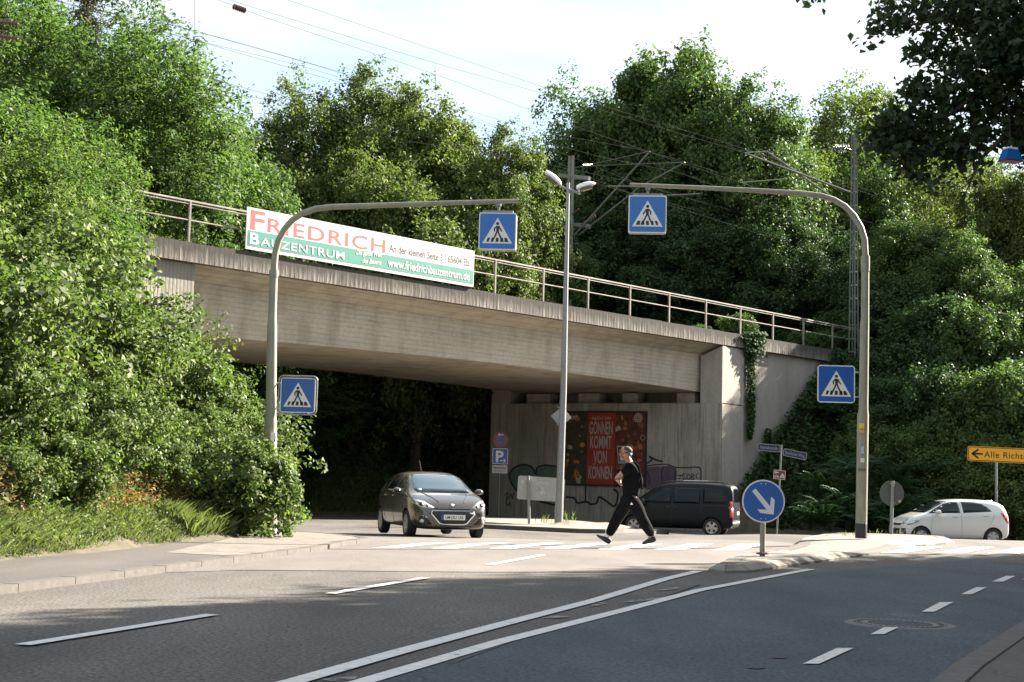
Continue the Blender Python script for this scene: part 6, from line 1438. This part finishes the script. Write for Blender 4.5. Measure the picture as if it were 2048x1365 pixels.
rightv = Vector((hd.y, -hd.x)); leftv = -rightv   # left side of car faces camera
near = leftv if leftv.y < 0 else rightv
cc = Vector((rw.x, rw.y)) - hd * ax_r - near * .78; zg = float(zroad(cc.x, cc.y)) + .01
root, body, patch, line, bvh = car('van', 'dark blue-grey van with roof bars parked in the shade beside the abutment', 'van', paintv, stB, (1.32, -1.38), .315, .79, (cc.x, cc.y, zg), math.atan2(hd.y, hd.x), spokes=5)
for sg in (-1, 1):
    patch('side_window', [(1.10, 1.10), (.02, 1.10), (.02, 1.60), (.35, 1.58), (.72, 1.40)], 'side', M_glv, sg, .006)
    patch('side_window', [(-.06, 1.10), (-.98, 1.10), (-.98, 1.62), (-.06, 1.63)], 'side', M_glv, sg, .006)
    patch('side_window', [(-1.07, 1.12), (-1.82, 1.13), (-1.86, 1.25), (-1.72, 1.56), (-1.6, 1.61), (-1.07, 1.62)], 'side', M_glv, sg, .006)
    for pts in ([(1.18, .34), (1.2, 1.04)], [(-.02, .30), (-.02, 1.68)], [(-1.02, .75), (-1.02, 1.68)]): line('door_gap', pts, 'side', M_trim, sg, .012)
    line('slide_rail', [(-1.05, 1.06), (-1.85, 1.06)], 'side', M_trim, sg, .02)
    for hx in (.06, -.20): line('door_handle', [(hx, .96), (hx + .14, .965)], 'side', M_trim, sg, .035)
    tl_ = patch('tail_lamp', [(sg * .80, 1.16), (sg * .875, 1.16), (sg * .885, .66), (sg * .80, .68)][::sg], 'end', M_tl, -1, .012)
    patch('tail_lamp', [(-1.97, 1.22), (-2.06, 1.18), (-2.06, .66), (-2.0, .66)], 'side', M_tl, sg, .010)
    patch('indicator', [(sg * .82, .96), (sg * .87, .96), (sg * .87, .84), (sg * .82, .84)][::sg], 'end', M_hl, -1, .018)
    m = MB(); m.tube([(.35, sg * .60, 1.77), (.1, sg * .62, 1.84), (-1.5, sg * .62, 1.86), (-1.8, sg * .61, 1.78)], .022, 8); o = m.build('roof_bar', M_trim, None, smooth=True); o.parent = root
    m = MB(); m.tube([(-.35, sg * .62, 1.865), (-1.2, sg * .62, 1.875)], .018, 6); q = m.build('bar_insert', M_alloy, None); q.parent = o
    mirror(root, .95, sg * .92, 1.12, sg, M_trim, (.11, .17, .2))
patch('rear_window', [(-.62, 1.18), (.62, 1.18), (.56, 1.62), (-.56, 1.62)], 'end', M_glv, -1, .008)
patch('windscreen', [(-.62, 1.14), (.62, 1.14), (.56, 1.62), (-.56, 1.62)], 'end', M_glv, 1, .006)
patch('rear_bumper', [(-.80, .34), (.80, .34), (.82, .52), (-.82, .52)], 'end', M_trim, -1, .02)
line('tailgate_gap', [(-.76, .55), (.76, .55)], 'end', M_trim, -1, .014)
m = MB(); xr_ = min(v.co.x for v in body.data.vertices); m.box((xr_ - .015, -.2, .80), (.012, .46, .11)); o = m.build('number_plate', M_plate, None); o.parent = root

# white small hatchback
paintw = mat('paint_white', (.66, .65, .62), .25, coat=1, spec=.6)
stC = [(-1.80, .46, .84, .78, .52, .45), (-1.75, .32, 1.06, .92, .70, .56), (-1.68, .24, 1.30, .98, .775, .58), (-1.50, .21, 1.43, 1.0, .795, .58), (-1.1, .19, 1.475, 1.0, .80, .58), (-.5, .18, 1.485, .985, .80, .59), (.1, .18, 1.47, .965, .80, .59), (.42, .18, 1.37, .95, .80, .59), (.72, .18, 1.20, .93, .795, .62), (1.02, .18, 1.03, .91, .785, .66), (1.2, .18, .97, .88, .78, .66),
       (1.45, .18, .89, .81, .75, .62), (1.62, .20, .78, .70, .70, .56), (1.74, .24, .64, .58, .60, .48), (1.79, .32, .50, .46, .48, .36)]
hd = Vector((-.992, -.12)).normalized(); rw = P(1984, 1071, 46.6); nearv = Vector((-hd.y, hd.x)); nearv = nearv if nearv.y < 0 else -nearv
cc = Vector((rw.x, rw.y)) + hd * 1.18 - nearv * .68; zg = P(1984, 1079, 46.6).z + .0
zg = min(zg, float(zroad(cc.x, cc.y)) + .01); zg = float(zroad(cc.x, cc.y)) + .008
root, body, patch, line, bvh = car('hatchback', 'small white hatchback parked beyond the crossing, facing left', 'car', paintw, stC, (1.205, -1.18), .285, .69, (cc.x, cc.y, zg), math.atan2(hd.y, hd.x), spokes=6)
for sg in (-1, 1):
    patch('side_window', [(.93, 1.0), (-.10, 1.03), (-.07, 1.37), (.16, 1.37), (.38, 1.31), (.72, 1.13)], 'side', M_glass, sg, .006)
    patch('side_window', [(-.20, 1.035), (-1.16, 1.10), (-1.03, 1.24), (-.86, 1.33), (-.62, 1.38), (-.18, 1.385)], 'side', M_glass, sg, .006)
    for pts in ([(.86, .26), (.88, .6), (.82, .98)], [(-.13, .24), (-.13, 1.40)], [(-.75, .30), (-1.0, .55), (-1.22, .95), (-1.2, 1.08)], [(.86, .24), (-.7, .24)]): line('door_gap', pts, 'side', mat('gap_grey', (.22, .21, .20), .6) if 'gap_grey' not in MATS else MATS['gap_grey'], sg, .009)
    for hx, hz_ in ((.0, .885), (-1.02, .94)): line('door_handle', [(hx, hz_), (hx + .17, hz_ + .005)], 'side', M_alloy, sg, .022)
    patch('headlight', [(1.22, .86), (1.45, .83), (1.66, .66), (1.62, .60), (1.30, .72)], 'side', M_hl, sg, .008)
    hl = patch('headlight', [(sg * .42, .66), (sg * .52, .80), (sg * .68, .82), (sg * .70, .70), (sg * .55, .62)][::sg], 'end', M_hl, 1, .008)
    patch('fog_recess', [(sg * .50, .50), (sg * .64, .52), (sg * .64, .32), (sg * .52, .30)][::sg], 'end', M_trim, 1, .007)
    patch('tail_lamp', [(-1.44, 1.06), (-1.58, 1.06), (-1.74, .74), (-1.70, .72), (-1.60, .80)], 'side', M_tl, sg, .010)
    mirror(root, .66, sg * .79, 1.05, sg, paintw, (.10, .15, .12))
patch('windscreen', [(-.56, 1.02), (.56, 1.02), (.48, 1.38), (-.48, 1.38)], 'end', M_glass, 1, .006)
patch('grille', [(-.40, .66), (.40, .66), (.36, .59), (-.36, .59)], 'end', M_trim, 1, .010)
patch('lower_intake', [(-.40, .50), (.40, .50), (.34, .28), (-.34, .28)], 'end', M_trim, 1, .010)
line('roof_spoiler', [(-.48, 1.42), (0, 1.44), (.48, 1.42)], 'end', paintw, -1, .05)

# ------------------------------------------------------------------ the walking man
YP = 26.3
def pz(x, y, dy=0.0): return P(1150 + x / 5.46, 860 + y / 5.46, YP + dy)
M_skin = mat('skin', (.36, .19, .12), .5, var=.08, scale=12)
M_shirt = mat('shirt_black', (.006, .0065, .008), .9, spec=.08, var=.4, scale=6, bump=.5)
M_pants = mat('trousers_black', (.007, .007, .0085), .9, spec=.08, var=.4, scale=6, bump=.6)
M_shoe = mat('shoe_black', (.010, .010, .011), .55)
M_hair = mat('cropped_hair', (.06, .04, .028), .8, var=.4, scale=40)
def skin(name, nodes, edges, m, parent, lv=2, root=0, extra=None, flat=None):
    me = bpy.data.meshes.new(name); me.from_pydata([tuple(n_[0]) for n_ in nodes], edges, [])
    o = bpy.data.objects.new(name, me); COL.objects.link(o)
    sk = o.modifiers.new('k', 'SKIN'); sk.use_smooth_shade = True
    for i, n_ in enumerate(nodes):
        r_ = n_[1]; me.skin_vertices[0].data[i].radius = r_ if hasattr(r_, '__len__') else (r_, r_)
        me.skin_vertices[0].data[i].use_root = (i == root)
    su = o.modifiers.new('s', 'SUBSURF'); su.levels = lv; su.render_levels = lv
    m2 = evalmesh(o); bpy.data.objects.remove(o); m2.name = name
    off = Vector(parent['_off']) if parent.get('_off') else Vector()
    if extra:
        bm = bmesh.new(); bm.from_mesh(m2)
        t_ = bpy.data.meshes.new('t'); t_.from_pydata([tuple(v) for v in extra.v], [], extra.f); bm.from_mesh(t_); bm.to_mesh(m2); bm.free()
    m2.transform(Matrix.Translation(-off)); m2.materials.clear(); m2.materials.append(m); m2.polygons.foreach_set('material_index', [0] * len(m2.polygons)); m2.polygons.foreach_set('use_smooth', [True] * len(m2.polygons))
    o2 = bpy.data.objects.new(name, m2); COL.objects.link(o2); o2.parent = parent; return o2
base = pz(600, 1262); pr = thing('person', 'man in black t-shirt and loose black trousers striding left over the crossing', 'person', tuple(base))
S1, S2 = -.17, .17     # near shoulder towards the camera (smaller Y), far shoulder
hip = pz(605, 710)
N = []; E_ = []
def add(p, r_, prev=None):
    N.append((p, r_)); 
    if prev is not None: E_.append((prev, len(N) - 1))
    return len(N) - 1
pv = add(hip, .085)
wa = add(pz(600, 600), .095, pv); ch = add(pz(612, 480), .145, wa); up = add(pz(612, 400), .12, ch); nk = add(pz(592, 345), .062, up); nk2 = add(pz(572, 315), .058, nk)
# head
h1 = add(pz(558, 285), .072, nk2); h2 = add(pz(560, 245), .098, h1); h3 = add(pz(566, 212), .088, h2)
# arms
def arm(dy, sh, el, wr, hand, nfd):
    a = add(pz(*sh, dy), .062, up); b = add(pz((sh[0] * .5 + el[0] * .5), (sh[1] * .5 + el[1] * .5), dy), .05, a); c = add(pz(*el, dy), .043, b); d = add(pz(*wr, dy * .75), .030, c); e = add(pz(*hand, dy * .7), (.040, .024), d)
    return e
arm(S1, (600, 400), (448, 530), (478, 566), (490, 580), 0)
arm(S2, (610, 405), (480, 540), (488, 580), (500, 592), 0)
# legs
def leg(dy, kn, an, heel, ball, hipdx):
    a = add(pz(600 + hipdx, 735, dy * .75), .088, pv); b = add(pz((600 + kn[0]) / 2, (735 + kn[1]) / 2, dy), .078, a); c = add(pz(*kn, dy), .058, b); d = add(pz((kn[0] + an[0]) / 2 + 6, (kn[1] + an[1]) / 2, dy), .052, c); e = add(pz(*an, dy), .036, d); f = add(pz(*ball, dy), .03, e)
leg(-.09, (700, 945), (830, 1150), 0, (800, 1215), 30)     # rear leg, near the camera
leg(.09, (462, 950), (352, 1165), 0, (320, 1195), -25)    # front leg
ex = MB()
def blob(mb, c, rx, ry, rz, rot=0, seg=10, rings=7):
    vs = []; fs = []; Mx = Matrix.Translation(c) @ Matrix.Rotation(rot, 4, 'Y')
    for i in range(rings + 1):
        a = math.pi * i / rings
        for k in range(seg): q = 2 * math.pi * k / seg; vs.append(Mx @ Vector((rx * math.sin(a) * math.cos(q), ry * math.sin(a) * math.sin(q), rz * math.cos(a))))
    for i in range(rings):
        for k in range(seg): fs.append((i * seg + k, i * seg + (k + 1) % seg, (i + 1) * seg + (k + 1) % seg, (i + 1) * seg + k))
    mb.add(vs, fs)
blob(ex, pz(524, 268), .030, .028, .022, .2); blob(ex, pz(497, 272), .030, .014, .018, .5); blob(ex, pz(520, 318), .042, .04, .028, .2); blob(ex, pz(507, 300), .022, .026, .012); blob(ex, pz(506, 252), .018, .045, .012)
blob(ex, pz(545, 268, -.092), .022, .012, .032, -.2); blob(ex, pz(545, 268, .092), .022, .012, .032, -.2)
blob(ex, pz(535, 215), .055, .07, .05)
for side, (hx, hy, dy) in enumerate(((490, 580, -.12), (500, 592, .12))):   # fingers, curled
    for k in range(4):
        a = pz(hx - 6 + k * 2, hy + 6, dy + (k - 1.5) * .018); L_ = (.030, .036, .034, .026)[k]
        ex.tube([a, a + Vector((L_ * .7, .0, -L_ * .8)), a + Vector((L_ * 1.5, .004, -L_ * .6))], [.0095, .0085, .007], 6)
    a = pz(hx - 4, hy - 2, dy - .035); ex.tube([a, a + Vector((.03, -.004, -.012)), a + Vector((.05, .006, -.02))], [.011, .010, .008], 6)
skin('body', N, E_, M_skin, pr, 2, 0, ex)
# shirt
N = []; E_ = []
a0 = add(pz(612, 640), (.162, .175)); a1 = add(pz(614, 560), (.165, .175), a0); a2 = add(pz(624, 470), (.178, .185), a1); a3 = add(pz(620, 400), (.135, .14), a2); a4 = add(pz(598, 356), .075, a3)
lo_ = add(pz(612, 705), (.152, .165), a0); lo2 = add(pz(612, 745), (.15, .16), lo_)
for dy, el in ((S1, (513, 492)), (S2, (545, 510))):
    s_ = add(pz(602, 402, dy), .088, a3); t_ = add(pz(555, 450, dy * 1.05), .082, s_); add(pz(*el, dy * 1.05), .074, t_)
fb = add(pz(680, 560), (.09, .12), a1); fb2 = add(pz(705, 630), (.06, .12), fb)
skin('t_shirt', N, E_, M_shirt, pr, 2, 1)
# folds of the shirt at the back
m = MB()
for pts in ([(650, 350), (690, 400), (712, 500), (722, 600), (735, 650)], [(640, 360), (672, 450), (690, 560), (700, 640)], [(660, 420), (640, 520), (600, 590)], [(560, 400), (580, 440), (560, 500)]):
    m.tube([pz(x, y, -.13 + .02 * i) for i, (x, y) in enumerate(pts)], [.018, .024, .026, .026, .012][:len(pts)], 7)
m.build('shirt_fold', M_shirt, pr, smooth=True)
# trousers
N = []; E_ = []
w0 = add(pz(606, 690), (.145, .15)); w1 = add(pz(606, 745), (.135, .16), w0)
for dy, L in ((-.09, [(650, 800, .115), (690, 870, .105), (718, 945, .098), (765, 1030, .09), (812, 1105, .08), (848, 1165, .062)]), (.09, [(560, 810, .115), (510, 885, .105), (466, 955, .097), (425, 1040, .088), (388, 1110, .078), (362, 1158, .060)])):
    p_ = w1
    for i, (x, y, r_) in enumerate(L): p_ = add(pz(x, y, dy), r_ * (1.12 + .08 * (i % 2)), p_)
skin('trousers', N, E_, M_pants, pr, 2, 0)
m = MB()
for pts in ([(640, 770), (690, 820), (700, 850)], [(650, 830), (700, 880), (730, 900)], [(690, 920), (740, 960), (750, 1000)], [(740, 1000), (800, 1060), (830, 1110)], [(790, 1120), (850, 1140), (860, 1160)], [(560, 760), (520, 850), (500, 900)], [(440, 960), (410, 1050), (380, 1100)]):
    m.tube([pz(x, y, -.17 if x > 600 else .0) for x, y in pts], [.012, .020, .010], 6)
m.build('trouser_fold', M_pants, pr, smooth=True)
m = MB(); m.prism([(-.025, -.018), (.03, -.018), (.0, .028)], .004, Matrix.Translation(pz(617, 808, -.215))); m.build('logo', mat('logo_white', (.7, .7, .7), .5), pr)
# shoes
def shoe(toe, heel, dy, toe_up):
    t_ = pz(*toe, dy); h_ = pz(*heel, dy); d = t_ - h_; L = d.length; ang = math.atan2(d.z, -d.x)
    X_ = d.normalized(); Yv = Vector((0, 1, 0)); Z_ = X_.cross(Yv).normalized()
    if Z_.z < 0: Z_ = -Z_
    M = Matrix.Translation(h_) @ Matrix((X_, Yv, Z_)).transposed().to_4x4(); mb = MB(); sec = [(0, .030, .02, .095), (.04, .040, .0, .115), (.10, .040, .0, .105), (.17, .046, .0, .075), (.24, .046, .0, .055), (L - .02, .034, .008, .040), (L, .012, .015, .030)]
    vs = []; fs = []; sg = 10
    for (x, w_, z0, z1) in sec:
        for q in range(sg): a = 2 * math.pi * q / sg; vs.append(M @ Vector((x, w_ * math.copysign(abs(math.cos(a)) ** .7, math.cos(a)), z0 + (z1 - z0) * (.5 + .5 * math.copysign(abs(math.sin(a)) ** .7, math.sin(a))))))
    for i in range(len(sec) - 1):
        for q in range(sg): fs.append((i * sg + q, i * sg + (q + 1) % sg, (i + 1) * sg + (q + 1) % sg, (i + 1) * sg + q))
    fs += [tuple(range(sg)), tuple((len(sec) - 1) * sg + q for q in range(sg))]
    mb.add(vs, fs); mb.build('shoe', M_shoe, pr, smooth=True)
shoe((225, 1158), (368, 1258), .09, 1); shoe((735, 1260), (888, 1222), -.09, 0)
m = MB(); blob(m, pz(343, 1158, .09), .045, .05, .03, .3); m.build('sock', M_white, pr, smooth=True)
# cropped hair cap, head band and blue strap
m = MB(); blob(m, pz(572, 222), .096, .089, .070, .28, 14, 9); m.build('hair', M_hair, pr, smooth=True)
m = MB(); pts = [pz(568 + 58 * math.cos(a), 250 + 12 * math.cos(a), -.103 * math.sin(a)) for a in np.linspace(.0, 2.1, 12)]; m.tube(pts, .011, 6); m.build('head_strap', M_shoe, pr, smooth=True)
m = MB(); blob(m, pz(602, 272, -.05), .034, .05, .026, .1); m.build('blue_clip', mat('blue_cloth', (.03, .14, .42), .6), pr, smooth=True)
m = MB(); m.tube([pz(518, 262, -.075), pz(560, 252, -.10), pz(590, 258, -.085)], .006, 5); m.build('glasses_arm', M_shoe, pr)
m = MB()
for (x, y) in ((470, 520), (450, 540), (495, 500), (480, 545)): blob(m, pz(x, y, -.20), .022, .02, .018, x * .1, 6, 5)
m.build('tattoo', mat('tattoo_ink', (.12, .10, .10), .6), pr, smooth=True)

c = P(2021, 309, 13.6)  # unidentified blue shape; the box form and its cord are invented
o = thing('blue_box', 'small unidentified blue box with pale top hanging among dark leaves at upper right', 'unidentified object', tuple(c)); M = face_cam(c, R_(20))
MB().hexa([M @ Vector(v) for v in ((-.10, -.06, -.06), (.10, -.06, -.06), (.10, .06, -.06), (-.10, .06, -.06))], [M @ Vector(v) for v in ((-.06, -.04, .045), (.06, -.04, .045), (.06, .04, .045), (-.06, .04, .045))]).build('hood', M_blue_lit, o)
MB().box(M @ Vector((0, 0, .054)), (.11, .08, .018), R_(20)).build('lid', M_lampw, o)
MB().box(M @ Vector((0, 0, -.069)), (.20, .12, .014), R_(20)).build('rim', M_brown, o)
MB().tube([c + Vector((0, 0, .06)), c + Vector((.02, .1, .62))], .004, 5).build('cord', M_wire, o)
# strip helper props
for o in bpy.data.objects:
    for kk in ('_off', '_w'):
        if kk in o: del o[kk]
